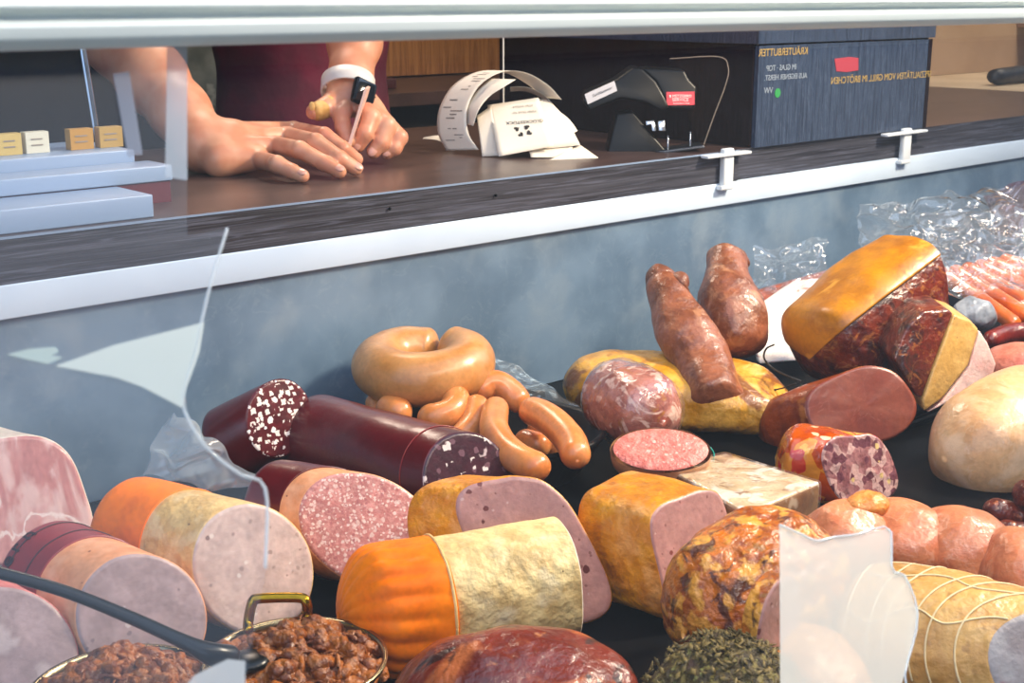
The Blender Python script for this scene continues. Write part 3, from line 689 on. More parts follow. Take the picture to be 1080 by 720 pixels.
text('lettering', 'METZGEREI', .0060, D(709, 102.5, dd + .003), ex, ey, wpr, dv, .0001); text('lettering', 'SERVICE', .0072, D(709, 106.6, dd + .003), ex, ey, wpr, dv, .0001); text('lettering', 'Kundendienst Filiale', .0032, D(710, 109.5, dd + .003), ex, ey, wpr, dv, .0001)
obj('sticker_symbol', tube([D(706.7, 100, dd + .0032), D(706.7, 103, dd + .0032)], .0014, n=8, m=4, up=yv), wpr, dv)
obj('white_tag', prism([D(x, y, dd - .0012) for x, y in ((616.5, 99.5), (648, 85.2), (651, 95.7), (620, 110))], yv * .0008), mat('tag_white', '#c4c2c6', rough=.5, bump=0), dv, False)
text('lettering', 'Tel-Nummer', .0066, D(624.5, 103, dd - .0016), D(648, 92.5, dd) - D(624.5, 103, dd), UP - RT * .0, ink, dv, .0001)

# reflection at the left, built as solid stepped bars
rk = thing('reflected_rack', 'stepped pale blue rack with dark red band at the left of the worktop, solid copy of a reflection', 'rack', at(80, 225, Y=.05))
rkm = mat('pale_blue_reflection', '#93a9c8', '#849cbd', sc=6, rough=.35, bump=.03, vec=(.2, 1, 3)); rkr = mat('dark_red_reflection', '#5e2026', rough=.4)
def rail(y0, y1, px_end, py_top, py_bot, m_, nm, zb=None):
    a_ = at(0, py_top, Y=y0); b2 = at(0, py_bot, Y=y0); e_ = at(px_end, (py_top + py_bot) / 2, Y=y0)
    o = obj(nm, box(-.6, y0, b2.z if zb is None else zb, e_.x, y1, a_.z), m_, rk, False); bevel(o, .0015); return a_, b2, e_
rail(.012, .10, 163, 222, 243, rkm, 'reflected_lower_step', zb=1.2102)
rail(.101, .16, 183, 190, 208, rkm, 'reflected_middle_step')
z_ = at(0, 208, Y=.101).z
obj('reflected_red_band', box(-.6, .104, 1.2102, at(180, 200, Y=.104).x, .16, z_), rkr, rk, False)
rail(.161, .30, 143, 169, 186, rkm, 'reflected_upper_step', zb=1.2102)
for px, lb_, c_ in ((12, 'leftmost yellow price card on the reflected rack', '#c9b06a'), (41, 'white price card on the reflected rack', '#d8d6c4'), (88, 'ochre price card on the reflected rack', '#b8893a'), (119, 'ochre price card nearest the forearm on the reflected rack', '#b3924e')):
    p0 = at(px - 12, 167, Y=.20); p1 = at(px + 11, 151, Y=.20); zt_ = at(0, 169, Y=.161).z
    t = thing('reflected_price_card', lb_, 'price card', V(((p0.x + p1.x) / 2, .20, zt_)))  # cards belong to the same reflection, built solid here
    o = obj('card', box(p0.x, .20, zt_ + .0003, p1.x, .215, zt_ + .025), mat('card_' + str(px), c_, rough=.5, bump=0), t, False)
    for k_ in range(2): obj('printed_line', box(p0.x + .006, .1992, zt_ + .009 + .007 * k_, p1.x - .008, .1998, zt_ + .0105 + .007 * k_), inkg, t, False)
rd = thing('chrome_rod', 'slanting chrome rod standing behind the reflected rack', 'rod', at(107, 166, Y=.34))
obj('rod', tube([V((at(107, 166, Y=.34).x, .34, 1.213)), at(88, 60, Y=.36), at(80, 10, Y=.37)], .0055, n=14, m=20), mat('chrome', '#aab4c0', rough=.15, metal=1, bump=0), rd)
# ================================================================== MEAT
TZ = .905
FOOD = True
obj_tray = None
def tray(name, label, x0, y0, x1, y1, h=.012):
    t = thing('meat_tray', label, 'tray', ((x0 + x1) / 2, (y0 + y1) / 2, DZ))
    bevel(obj('tray_base', box(x0, y0, DZ + .0002, x1, y1, DZ + .004), tray_bk, t, False), .001)
    w_ = .006
    r = join(box(x0, y0, DZ + .0042, x1, y0 + w_, DZ + h), box(x0, y1 - w_, DZ + .0042, x1, y1, DZ + h), box(x0, y0 + w_, DZ + .0042, x0 + w_, y1 - w_, DZ + h), box(x1 - w_, y0 + w_, DZ + .0042, x1, y1 - w_, DZ + h))
    bevel(obj('tray_rim', r, tray_bk, t, False), .0015)
    return t
def rest(px, py, Rpx, z=TZ):
    r = FW + RT * ((px - 540) / F) + UP * ((360 - py) / F)
    d = (CAM.z - z) / (-r.z + Rpx / F); return CAM + r * d, Rpx * d / F
def log(name, label, cat, A, B, Ra, Rb, bands, face=None, skew=None, e=2, ab=1, r0=.02, r1=0, nz=(.0012, 18), group=None, face_name='cut_face', wob=None, mid=None, n=64, m=30, faceb=.002, face_label=None, face0=None, skew0=None):
    st = [(A, Ra * ab, Ra, e)] + (mid or []) + [(B, Rb * ab, Rb, e)]
    s = Sweep(st, r0=r0, r1=r1, skew=skew, nz=nz, wob=wob, skew0=skew0)
    lo = (A + B) / 2; t = thing(name, label, cat, V((lo.x, lo.y, min(A.z - Ra, B.z - Rb))), group)
    for i, (u0, u1, m_, pn, dr) in enumerate(bands):
        obj(pn, s.part(u0, u1, dr=dr, lip=.0018 if dr else 0, cap=not dr or i == 0, n=n, m=m), m_, t)
    if face: obj(face_name, s.face(1, bulge=faceb), face, t, label=face_label)
    if face0: obj(face_name, s.face(0, bulge=faceb, sgn=-1), face0, t)
    return t, s
facing = lambda p, k=0, up=0: ((CAM - p).normalized() + RT * k + Z * up).normalized()

# ---------- face materials
grey_face = mat('grey_sausage_meat', '#cdb4a9', '#bfa79d', sc=40, rough=.45, bump=.12, bsc=220, bd=.001, sss=.15, layers=(('chips', '#a38b82', 170, .25, .12, 0), ('chips', '#8d7068', 90, .16, .06, 0), ('chips', '#ddccc0', 120, .2, .1, 0)))
grey_face2 = mat('grey_sausage_meat_dark', '#a99290', '#9b8583', sc=40, rough=.45, bump=.1, bsc=220, bd=.001, sss=.15, layers=(('chips', '#857070', 170, .25, .12, 0), ('chips', '#c4b2ae', 120, .2, .08, 0)))
loaf_face = mat('liver_loaf_cut', '#b3877f', '#a87d77', sc=40, rough=.4, bump=.15, bsc=260, bd=.001, sss=.15, coat=.1, layers=(('chips', '#7d3f38', 75, .2, .1, 0), ('chips', '#8a5a52', 190, .2, .16, 0), ('chips', '#5d2622', 60, .16, .14, 0), ('chips', '#6d322c', 100, .2, .12, 0), ('chips', '#c09a92', 150, .2, .12, 0)))
loaf_crust = mat('loaf_crust', '#e09a3c', '#c67a26', sc=20, rough=.45, bump=.5, bsc=55, bd=.004, coat=.15, crough=.3, layers=(('patch', '#e0a056', 26, .52, .18, .7), ('patch', '#8e4a1c', 34, .62, .1, .5), ('veins', '#8a4c20', 18, .012, 1.2, .5)))
orange_case = mat('orange_casing', '#ff8200', '#f67200', sc=10, rough=.45, spec=.15, bump=.12, bsc=30, bd=.003, coat=0, crough=.2)
red_case = mat('dark_red_casing', '#571216', '#450d12', sc=8, rough=.3, bump=.2, bsc=25, bd=.002, coat=.35, crough=.15, layers=(('chips', '#b89a94', 60, .1, .05, 0),))
beige_skin = mat('beige_skin', '#dcb97f', '#cba468', sc=28, rough=.5, bump=.45, bsc=60, bd=.003, layers=(('patch', '#e8cd9b', 30, .52, .15, .6), ('chips', '#7a5a34', 160, .12, .05, 0)))
peach_skin = mat('peach_skin', '#e0a27c', '#d6946c', sc=20, rough=.5, bump=.2, bsc=60, layers=(('chips', '#6a3024', 150, .12, .07, 0), ('patch', '#e9b896', 25, .5, .2, .5)))
mottled = mat('mottled_salami_cut', '#cc948c', '#be807a', sc=160, rough=.4, bump=.2, bsc=300, bd=.001, coat=.15, sss=.1, lo=.45, hi=.55, layers=(('chips', '#dcb6aa', 210, .34, .5, 0), ('chips', '#e4c6ba', 340, .4, .4, 0), ('chips', '#b06c6a', 260, .3, .3, 0)))
dice_face = mat('fat_dice_cut', '#5c1a20', '#481318', sc=60, rough=.35, bump=.15, bsc=200, bd=.001, coat=.2, layers=(('chips', '#eddfd6', 150, .34, .6, 1), ('chips', '#f4ebe4', 105, .3, .45, 0)))
chunk_face = mat('blood_sausage_cut', '#3f1c27', '#331520', sc=60, rough=.35, bump=.15, bsc=200, bd=.001, coat=.2, layers=(('chips', '#6b4a54', 120, .3, .35, 0), ('chips', '#b9a6a6', 38, .26, .6, 1), ('chips', '#d8cbc6', 80, .24, .3, 1)))
ham_pink = mat('cooked_ham_cut', '#cf9c96', '#c08580', sc=10, rough=.35, bump=.15, bsc=90, sss=.15, coat=.15, vec=(1.3, 1.3, .45), layers=(('patch', '#e2c0b8', 16, .5, .12, .8, .5), ('veins', '#f0ddd4', 9, .03, 1.0, 1.8), ('patch', '#b0706c', 14, .6, .1, .6)))
fat_white = mat('white_fat', '#e8d8c8', '#dccab8', sc=20, rough=.4, bump=.15, bsc=80, sss=.2)
ledge = MC.get('x')

# ---------- left group
trayA = tray('t', 'black meat tray under the cut sausages on the left', .10, -.86, .93, -.16)
trayB = tray('t', 'black meat tray under the hams on the right', .94, -1.02, 2.2, -.47)
trayC = tray('t', 'black meat tray along the steel back panel on the right', 1.45, -.45, 2.9, -.03)

# 1 orange cased log
B, R = rest(268, 600, 72)
B, R = rest(268, 600, 68)
A = at(122, 558, z=B.z)
s1 = log('cased_sausage', 'thick sausage in orange casing peeled to a beige ring, cut face behind the brass handle', 'sausage', A, B, R * .95, R, [(0, 1, beige_skin, 'sausage_skin', 0), (0, .57, orange_case, 'orange_casing', .0016)], grey_face, ab=.92, skew=facing(B, .5, -.05), r0=.03, face_label='grey cut face')
# 3 dark red with lettering
B, R = rest(150, 652, 66); A = at(38, 602, z=B.z)
t3, s3 = log('cased_sausage', 'sausage in printed dark red casing with peach ring, below the orange cased sausage', 'sausage', A, B, R * .97, R, [(0, 1, peach_skin, 'sausage_skin', 0), (0, .58, mat('printed_red_casing', '#8c3a3c', '#7a2c30', sc=8, rough=.4, bump=.1, bsc=25), 'dark_red_casing', .0016)], grey_face2, skew=facing(B, .35, -.05), r0=.03, face_label='grey cut face')
# 4 bottom left
B, R = rest(6, 688, 66); A = at(-80, 640, z=B.z)
log('cooked_sausage', 'grey sausage end with pink skin at the bottom left corner', 'sausage', A, B, R, R, [(0, 1, mat('pink_skin', '#c9817c', '#b96d6a', sc=20, rough=.45), 'sausage_skin', 0)], mat('grey_pink_cut', '#a8918f', '#978280', sc=18, rough=.45, bump=.12, bsc=200, bd=.001, layers=(('patch', '#c3b0ac', 18, .55, .1, .7),)), skew=facing(B, .1, 0), r0=.03)
# 2 ham left
B, R = rest(24, 528, 66); A = at(-70, 500, z=B.z)
log('cooked_ham', 'pink cooked ham with streaky cut face and pale rim at the left picture edge', 'ham', A, B, R * .95, R, [(0, 1, fat_white, 'fat_rim', 0)], ham_pink, skew=facing(B, .15, 0), e=3.2, ab=.85, r0=.03)
# 7 mottled medium
B, R = rest(390, 559, 60); A = at(272, 537, z=B.z)
log('cased_sausage', 'dark red cased sausage with peach ring and pink white mottled cut face', 'sausage', A, B, R * .97, R, [(0, 1, peach_skin, 'sausage_skin', 0), (0, .72, red_case, 'dark_red_casing', .0016)], mottled, ab=.84, skew=facing(B, .25, 0), r0=.03, face_label='mottled pink cut face')
# 6 long dark
B, R = rest(497, 512, 54); A = at(318, 458, z=B.z)
tt, s6 = log('blood_sausage', 'long dark red blood sausage with coarse pale chunks in its purple cut face', 'sausage', A, B, R * .98, R, [(0, 1, red_case, 'dark_red_casing', 0)], chunk_face, skew=facing(B, .6, .1), r0=.03, n=72, face_label='purple cut face with fat chunks')
obj('casing_seam', tube([s6.q(.86 + .02 * math.sin(a_), a_, .0004) for a_ in [math.pi * k_ / 12 for k_ in range(13)]], .0007, n=6, m=40), mat('seam_dark', '#7c2a2a', rough=.3, bump=0), tt)
# 5 raised with dice
A = at(228, 476, z=.955); d0 = dep(A); B = at(294, 441, d=d0 - .02)
log('blood_sausage', 'dark red blood sausage tilted up showing a face full of white fat dice', 'sausage', A, B, .045, .041, [(0, 1, red_case, 'dark_red_casing', 0)], dice_face, ab=.88, skew=facing(B, .75, .1), r0=.02, face_label='cut face with white fat dice')
# lettering on the dark red casing
lt = mat('black_print', '#241014', rough=.5, bump=0)
for i_, (ch, u_) in enumerate(zip('Leder', (.10, .17, .24, .31, .38))):
    pass
for row, (word, th0) in enumerate((('der', 1.62), ('cade', 1.98))):
    pass
def wrap_text(word, s, u, th, size, parent, m_):
    """letters lying on a sausage casing, baseline running round the girth"""
    x = 0
    for ch in word:
        p = s.q(u, th + x, .0026); pu = s.q(u + .01, th + x, .0026); pt_ = s.q(u, th + x + .01, .0026); ee = (pt_ - p).normalized()
        text('lettering', ch, size, p - ee * size * .3, ee, (p - pu), m_, parent, th=.0003)
        x += size * .62 / (pt_ - p).length * .01
wrap_text('Federn', s3, .27, -.1, .022, t3, lt)
for u_ in (.24, .44):
    obj('printed_line', tube([s3.q(u_, .4 + .1 * k_, .0019) for k_ in range(26)], .0006, n=6, m=50), lt, t3)

# 12 big loaf middle
B, _ = rest(563, 581, 78); R = 78 * dep(B) / F; A = at(450, 560, z=B.z - .006)
def crustw(u, th, p): return .0022 * noise.noise(p * 22) + .0012 * noise.noise(p * 60)
log('meat_loaf', 'orange crusted meat loaf with a broad pinkish cut slice face behind the beige block sausage', 'meat loaf', A, B, R * .78, R * .98, [(0, 1, loaf_crust, 'crust', 0)], loaf_face, skew=facing(B, .2, .0), e=3.3, ab=.57, r0=.035, wob=crustw, face_label='pink grey cut face', mid=[((A * .6 + B * .4) + V((0, 0, -.002)), R * .74, R * .88, 2.9)])
# 14 right loaf
B, _ = rest(735, 585, 62); R = 62 * dep(B) / F; A = at(634, 556, z=B.z)
log('meat_loaf', 'square meat loaf with golden crust and hole speckled cut face on its right', 'meat loaf', A, B, R * .98, R, [(0, 1, loaf_crust, 'crust', 0)], loaf_face, skew=facing(B, 1.0, .0), e=4.5, ab=1.0, r0=.012, wob=crustw, face_label='pink grey cut face with holes')
# 13 beige block sausage
B, R = rest(593, 609, 60); A = at(358, 652, z=B.z)
def pleat(u, th, p): return (.0035 * abs(math.sin(th * 9 + 4 * u)) + .0025 * noise.noise(p * 30)) * max(0, 1 - abs(u - .16) / .3) if u < .45 else 0
tb = thing('cased_sausage', 'thick beige herb sausage with wrinkled orange casing on its left end', 'sausage', V(((A + B) / 2).xy.to_3d() + V((0, 0, TZ))))
sb = Sweep([(A, R * 1.0, R * .98, 2), (A.lerp(B, .5), R * 1.04, R * 1.04, 2.2), (B, R * 1.05, R * 1.05, 2.3)], r0=.04, nz=(.0012, 30), skew=(B - A).normalized() + FW * -.12)
obj('sausage_skin', sb.part(m=44, n=72), mat('pale_herb_skin', '#ecd298', '#cfb078', sc=30, rough=.5, bump=.5, bsc=55, bd=.004, layers=(('patch', '#efe0b8', 22, .5, .2, .6), ('chips', '#5c4a26', 150, .12, .06, 0))), tb)
obj('orange_casing', Sweep(sb.k and [(A, R * 1.0, R * .98, 2), (A.lerp(B, .5), R * 1.04, R * 1.04, 2.2), (B, R * 1.05, R * 1.05, 2.3)], r0=.04, nz=(.0012, 30), wob=pleat).part(0, .42, dr=.0028, lip=.003, n=160, m=44), orange_case, tb)
obj('cut_face', sb.face(1), mat('pale_cut', '#e5dcd0', '#d8cfc2', sc=30, rough=.4), tb)
obj('casing_edge', tube([sb.q(.42, .1 * k_, .003) for k_ in range(64)], .0014, n=8, m=90), mat('pale_edge', '#e8c184', rough=.5), tb)

# 15 smoked ham glossy
smoked = mat('glossy_smoked_rind', '#7a2a16', '#58190e', sc=12, rough=.36, bump=.4, bsc=45, bd=.004, coat=.4, crough=.2, layers=(('patch', '#b8622e', 12, .5, .12, .85, 1), ('patch', '#20100c', 16, .56, .05, .9, 2), ('veins', '#3a1a10', 22, .02, 2, .7), ('patch', '#c58250', 40, .66, .08, .6)))
c, _ = rest(543, 738, 72, TZ + .002); k_ = dep(c) / F
tt = thing('smoked_ham', 'glossy dark red brown smoked ham lying at the front in the middle', 'ham', V((c.x, c.y, TZ)))
obj('ham_body', blob(c, (132 * k_, 95 * k_, 76 * k_), (RT, RT.cross(Z) * -1, Z), nz=(.007, 16), n=110), smoked, tt)
# 16 crusted roast
crust2 = mat('roast_crust', '#c26a1a', '#94440c', sc=34, rough=.33, bump=.9, bsc=60, bd=.006, coat=.45, crough=.2, lo=.42, hi=.58, layers=(('patch', '#e6a038', 38, .5, .1, .9), ('patch', '#43180a', 30, .58, .07, .9, 1), ('patch', '#7c6420', 50, .62, .08, .5)))
c, _ = rest(792, 652, 84, TZ); k_ = dep(c) / F
def rough_roast(u, th, p): return .006 * noise.noise(p * 26) + .003 * noise.noise(p * 70)
A_ = at(722, 672, z=c.z - .01); B_ = at(862, 600, z=c.z + .002)
s = Sweep([(A_, .05, .053, 2.1), (A_.lerp(B_, .5) + Z * .006, .066, .066, 2.2), (B_, .055, .055, 2.1)], r0=.045, r1=.04, wob=rough_roast)
tt = thing('roast_pork', 'crispy orange brown roast pork with a rough spiced crust left of the white reflection patch', 'roast', V((c.x, c.y, TZ)))
obj('roast_body', s.part(m=60, n=110), crust2, tt)
# slice leaning against it
c2 = at(815, 668, d=dep(c) - .10); sd_ = (RT * .75 - FW.xy.to_3d() * .65).normalized()
sl = Sweep([(c2 - sd_ * .010, .030, .044, 2.2), (c2 + sd_ * .004 , .032, .046, 2.2)], nz=(.002, 30), up=Z)
tt = thing('roast_slice', 'thin grey pink slice with brown rim leaning on the crispy roast', 'roast slice', V((c2.x, c2.y, c2.z - .05)))
obj('slice_rim', sl.part(m=6, n=60), crust2, tt); obj('cut_face', sl.face(1), loaf_face, tt)
c3 = at(848, 690, d=dep(c) - .09)
tt = thing('roast_pork', 'smaller orange brown roast piece lying behind the white reflection patch beside the netted roast', 'roast', V((c3.x, c3.y, TZ)))
obj('roast_body', blob(V((c3.x, c3.y, TZ + .047)), (.052, .06, .048), (RT, RT.cross(Z) * -1, Z), nz=(.004, 30), n=56), mat('golden_roast', '#c98a4c', '#b06c34', sc=30, rough=.35, bump=.5, bsc=60, bd=.004, coat=.4), tt)
# 17 herb crusted
c, _ = rest(772, 728, 58, TZ); k_ = dep(c) / F
c = at(766, 733, d=.93); c.z -= .015
herb = mat('herb_crust', '#5a4a24', '#382c14', sc=90, rough=.6, bump=1, bsc=160, bd=.004, layers=(('patch', '#7d6c2c', 110, .52, .06, .9), ('patch', '#8e8a48', 150, .6, .04, .9), ('chips', '#a8863c', 170, .2, .2, 0), ('patch', '#3c1f10', 60, .6, .06, .8)))
tt = thing('herb_roast', 'dark green herb crusted roast in front of the crispy roast pork', 'roast', V((c.x, c.y, TZ)))
obj('roast_body', blob(c, (.057, .055, c.z - TZ), (RT, RT.cross(Z) * -1, Z), nz=(.004, 60), n=90), herb, tt)
rnd = random.Random(5); fl_v = ([], [])
for i_ in range(420):
    a_ = rnd.uniform(0, 6.28); ph = rnd.uniform(.0, 1.5); dd = V((math.cos(a_) * math.cos(ph), math.sin(a_) * math.cos(ph), math.sin(ph)))
    p = c + RT * dd.x * .060 + RT.cross(Z) * -dd.y * .055 + Z * dd.z * (c.z - TZ); p = p + dd * .002
    u_ = V((rnd.uniform(-1, 1), rnd.uniform(-1, 1), rnd.uniform(-1, 1))).normalized(); v_ = u_.cross(dd).normalized()
    fl_v = join(fl_v, prism([p + v_ * .0018, p + u_ * .0045, p - v_ * .0018, p - u_ * .0035], dd * .0008))
o = obj('herb_flakes', fl_v, mat('herb_flake', '#806c3c', '#4c4020', sc=120, rough=.6, bump=0), tt); o['kind'] = 'stuff'

# 18 netted roast
A = at(856, 648, z=TZ + .062); B = at(1092, 700, z=TZ + .068)
B = at(1190, 735, d=.985); A = at(885, 656, d=1.10)
netskin = mat('netted_skin', '#d2a768', '#bd8c50', sc=18, rough=.42, bump=.35, bsc=50, bd=.004, coat=.2, crough=.25, layers=(('patch', '#9a6a30', 60, .6, .06, .6), ('patch', '#e0bd84', 20, .55, .15, .6)))
Rn = .060
tt = thing('netted_roast', 'large beige rolled roast in white netting at the bottom right corner', 'roast', V((((A + B) / 2).x, ((A + B) / 2).y, TZ)))
sn = Sweep([(A, Rn * .95, Rn * .95, 2.1), (A.lerp(B, .5), Rn * 1.04, Rn * 1.04, 2.1), (B, Rn, Rn, 2.1)], r0=.04, nz=(.003, 16), skew=facing(B, .5, 0))
obj('roast_body', sn.part(m=50, n=80), netskin, tt)
obj('cut_face', sn.face(1), mat('grey_roast_cut', '#a9a29e', '#978b88', sc=18, rough=.4, layers=(('patch', '#8a5d62', 22, .56, .08, .8),)), tt)
netm = mat('net_thread', '#e8d2a4', rough=.6, bump=.2)
for k_ in range(5):
    th0 = .5 + k_ * .75
    obj('net_cord', tube([sn.q(u_ / 16, th0 + .10 * math.sin(u_ * .9 + k_) + u_ * .03, .0005) for u_ in range(1, 17)], .0008, n=6, m=60), netm, tt)
for k_ in range(6):
    u0 = .06 + k_ * .13 + .03 * (k_ % 2)
    obj('net_cord', tube([sn.q(min(max(u0 + .10 * math.sin(j_ * .2 + .8), .02), .995), j_ * .2, .0004) for j_ in range(32)], .0009, n=6, m=90), netm, tt)

# 19 smoked pork links
pk = mat('smoked_pork_pink', '#d58c68', '#c47656', sc=22, rough=.38, bump=.35, bsc=40, bd=.004, coat=.3, crough=.2, sss=.1, layers=(('patch', '#e6a880', 26, .54, .14, .7, 1), ('veins', '#e8b294', 20, .02, 1.5, .6)))
for (px, py, rx, ry, dd, lb) in ((893, 562, 50, 34, 1.26, 'pink smoked pork piece with a peach crust, leftmost behind the netted roast'), (958, 566, 52, 34, 1.26, 'pink smoked pork lobe directly behind the left half of the netted roast'), (1015, 584, 54, 34, 1.25, 'pink smoked pork lobe behind the middle of the netted roast'), (1075, 608, 42, 36, 1.2, 'pink smoked pork lobe at the right edge behind the netted roast')):
    c = at(px, py, d=dd); k_ = dd / F; tt = thing('smoked_pork', lb, 'smoked meat', V((c.x, c.y, TZ)), 'smoked pork pieces behind the netted roast')
    hz = c.z - TZ
    obj('meat_body', blob(V((c.x, c.y, TZ + .04)), (rx * k_, .05, .04 + max(0, c.z + ry * k_ - TZ - .08)), (RT, RT.cross(Z) * -1, Z), nz=(.005, 20), n=60, seed=px), pk, tt)
    if px == 893:
        obj('peach_crust', blob(at(914, 533, d=dd), (.022, .02, .012), nz=(.004, 50), n=32), mat('peach_crust', '#d9965c', '#c67c44', sc=60, rough=.4, bump=.6, bsc=120), tt)

# 20 aspic block : local frame
def blockpts(q, hgt, zt):
    top = [at(x, y, z=zt) for x, y in q]; return top
mar = mat('marbled_aspic_top', '#dcc6a4', '#cbb08a', sc=30, rough=.3, bump=.5, bsc=60, bd=.004, coat=.6, layers=(('patch', '#ece2d0', 28, .5, .1, .9, 1), ('patch', '#8e5e34', 40, .6, .06, .8, 1), ('veins', '#7c4a2a', 26, .02, 2, .6)))
asp = mat('aspic_side', '#8e6a48', '#6f4c30', sc=26, rough=.2, bump=.3, bsc=40, coat=.7, layers=(('patch', '#c9b79c', 22, .56, .1, .8),))
zt = TZ + .062
tp = [at(x, y, z=zt) for x, y in ((700, 492), (765, 478), (866, 509), (788, 543))]
cc = sum(tp, V()) / 4; tt = thing('brawn_block', 'rectangular marbled brawn block with glassy brown sides behind the square meat loaf', 'brawn', V((cc.x, cc.y, TZ)))
vs, fs = prism(tp, (0, 0, -(zt - TZ))); 
o = obj('jelly_body', (vs, fs), asp, tt, False); bevel(o, .004)
vs, fs = prism([cc + (p - cc) * .985 + Z * .001 for p in tp], (0, 0, -.006)); o = obj('marbled_top', (vs, fs), mar, tt); bevel(o, .0025)
clearwrap = film_mat('clear_wrap', '#ffffff', .03, gloss=.05, rough=.08, bump=.5, bsc=22, bd=.01)
vs, fs = prism([cc + (p - cc) * 1.035 + Z * .0035 for p in tp], (0, 0, -(zt - TZ) - .001)); o = obj('plastic_wrap', (vs, fs), clearwrap, tt); bevel(o, .006)

# 21 pate half
zt = TZ + .05
c = at(697, 474, z=.985); dd = dep(c); k_ = dd / F
ct = facing(c, 0, 1.7); ax = RT; ay = ct.cross(ax).normalized()
tt = thing('pate_half', 'half of a skinned sausage loaf in clear film, its pink cut side facing up', 'pate', V((c.x, c.y, TZ)))
vs = []; fs = []; n_ = 56; m_ = 14
for i_ in range(m_ + 1):
    ph = math.pi / 2 * i_ / m_
    for j_ in range(n_):
        a_ = 2 * math.pi * j_ / n_; o_ = (ax * math.cos(a_) * 54 * k_ + ay * math.sin(a_) * 34 * k_) * math.cos(ph) ** .6 - ct * math.sin(ph) * 40 * k_
        p = c + o_; vs.append(p + o_.normalized() * .002 * noise.noise(p * 40))
for i_ in range(m_):
    for j_ in range(n_): fs.append((i_ * n_ + j_, i_ * n_ + (j_ + 1) % n_, (i_ + 1) * n_ + (j_ + 1) % n_, (i_ + 1) * n_ + j_))
obj('sausage_skin', (vs, fs), mat('pate_skin', '#cf9d76', '#b98360', sc=30, rough=.3, bump=.4, bsc=50, coat=.6, layers=(('patch', '#e3bd9c', 26, .54, .1, .7),)), tt)
fv = [c + ct * .001]; ff = []
for k in (1, .9, .6, .3): fv += [c + (ax * math.cos(a_) * 54 * k_ + ay * math.sin(a_) * 34 * k_) * k * .93 + ct * (.0005 if k == 1 else .003) for a_ in [2 * math.pi * j_ / n_ for j_ in range(n_)]]
for i_ in range(3):
    for j_ in range(n_): ff.append((1 + i_ * n_ + j_, 1 + i_ * n_ + (j_ + 1) % n_, 1 + (i_ + 1) * n_ + (j_ + 1) % n_, 1 + (i_ + 1) * n_ + j_))
ff += [(0, 1 + 3 * n_ + j_, 1 + 3 * n_ + (j_ + 1) % n_) for j_ in range(n_)]
obj('cut_face', (fv, ff), mat('pink_pate_cut', '#dd8b80', '#cc7469', sc=90, rough=.4, bump=.4, bsc=200, layers=(('chips', '#eaa99c', 200, .3, .3, 0),)), tt)
string = mat('teal_string', '#1c8f86', rough=.5, bump=0)
tg = thing('string_loop', 'small teal string loop behind the pate half', 'string', at(746, 474, d=dd + .03))
obj('string', tube([at(x, y, d=dd + .03) for x, y in ((737, 480), (742, 472), (748, 471), (753, 478), (752, 486), (748, 492))], .0008, n=8, m=30), string, tg)

# 22 vegetable terrine
B, R = rest(907, 495, 36, TZ + .002); A = at(818, 482, z=B.z + .008)
terr = mat('orange_aspic', '#c4561a', '#a83c10', sc=20, rough=.16, bump=.25, bsc=40, bd=.004, coat=.8, layers=(('cells', '#d98a28', 45, .3), ('chips', '#e6b04a', 50, .3, .5, 0), ('chips', '#c42c18', 36, .3, .4, 0), ('chips', '#e8c8a0', 60, .22, .3, 0)))
tcut = mat('terrine_cut', '#a87a78', '#8c5a5a', sc=30, rough=.3, bump=.5, bsc=90, coat=.4, layers=(('cells', '#c49c94', 85, .4), ('cells', '#6c3c44', 110, .25), ('chips', '#d8b878', 90, .25, .35, 0), ('veins', '#5a2c2c', 40, .03, 1, .8)))
log('aspic_terrine', 'glossy orange vegetable aspic terrine with a ham filled cut end', 'terrine', A, B, R * 1.08, R, [(0, 1, terr, 'jelly_body', 0)], tcut, skew=facing(B, .9, 0), e=2.8, ab=1.05, r0=.03, nz=(.003, 30), face_label='ham filled cut end')

# 23 meat in plastic
A = P_(632, 410, 1.63); B = P_(700, 445, 1.51)
marb = mat('marbled_pink_meat', '#b57a6c', '#95584c', sc=24, rough=.25, bump=.4, bsc=40, bd=.004, coat=.7, crough=.08, layers=(('patch', '#ddb8a6', 22, .53, .1, .9, 2), ('patch', '#a8702c', 24, .62, .08, .7, 1), ('veins', '#6c3230', 24, .03, 2, .7)))
tt = thing('wrapped_meat', 'marbled pink jellied meat in tight clear film in front of the yellow slab', 'meat', V((A.x, A.y, TZ)))
s = Sweep([(A, .040, .044, 2.1), (A.lerp(B, .5), .046, .049, 2.1), (B, .040, .043, 2.1)], r0=.04, r1=.035, nz=(.003, 24))
obj('meat_body', s.part(m=36, n=64), marb, tt)
s = Sweep([(A, .042, .046, 2.1), (A.lerp(B, .5), .048, .051, 2.1), (B, .043, .045, 2.1)], r0=.04, r1=.03, nz=(.002, 40))
obj('plastic_wrap', s.part(m=36, n=64), clearwrap, tt)

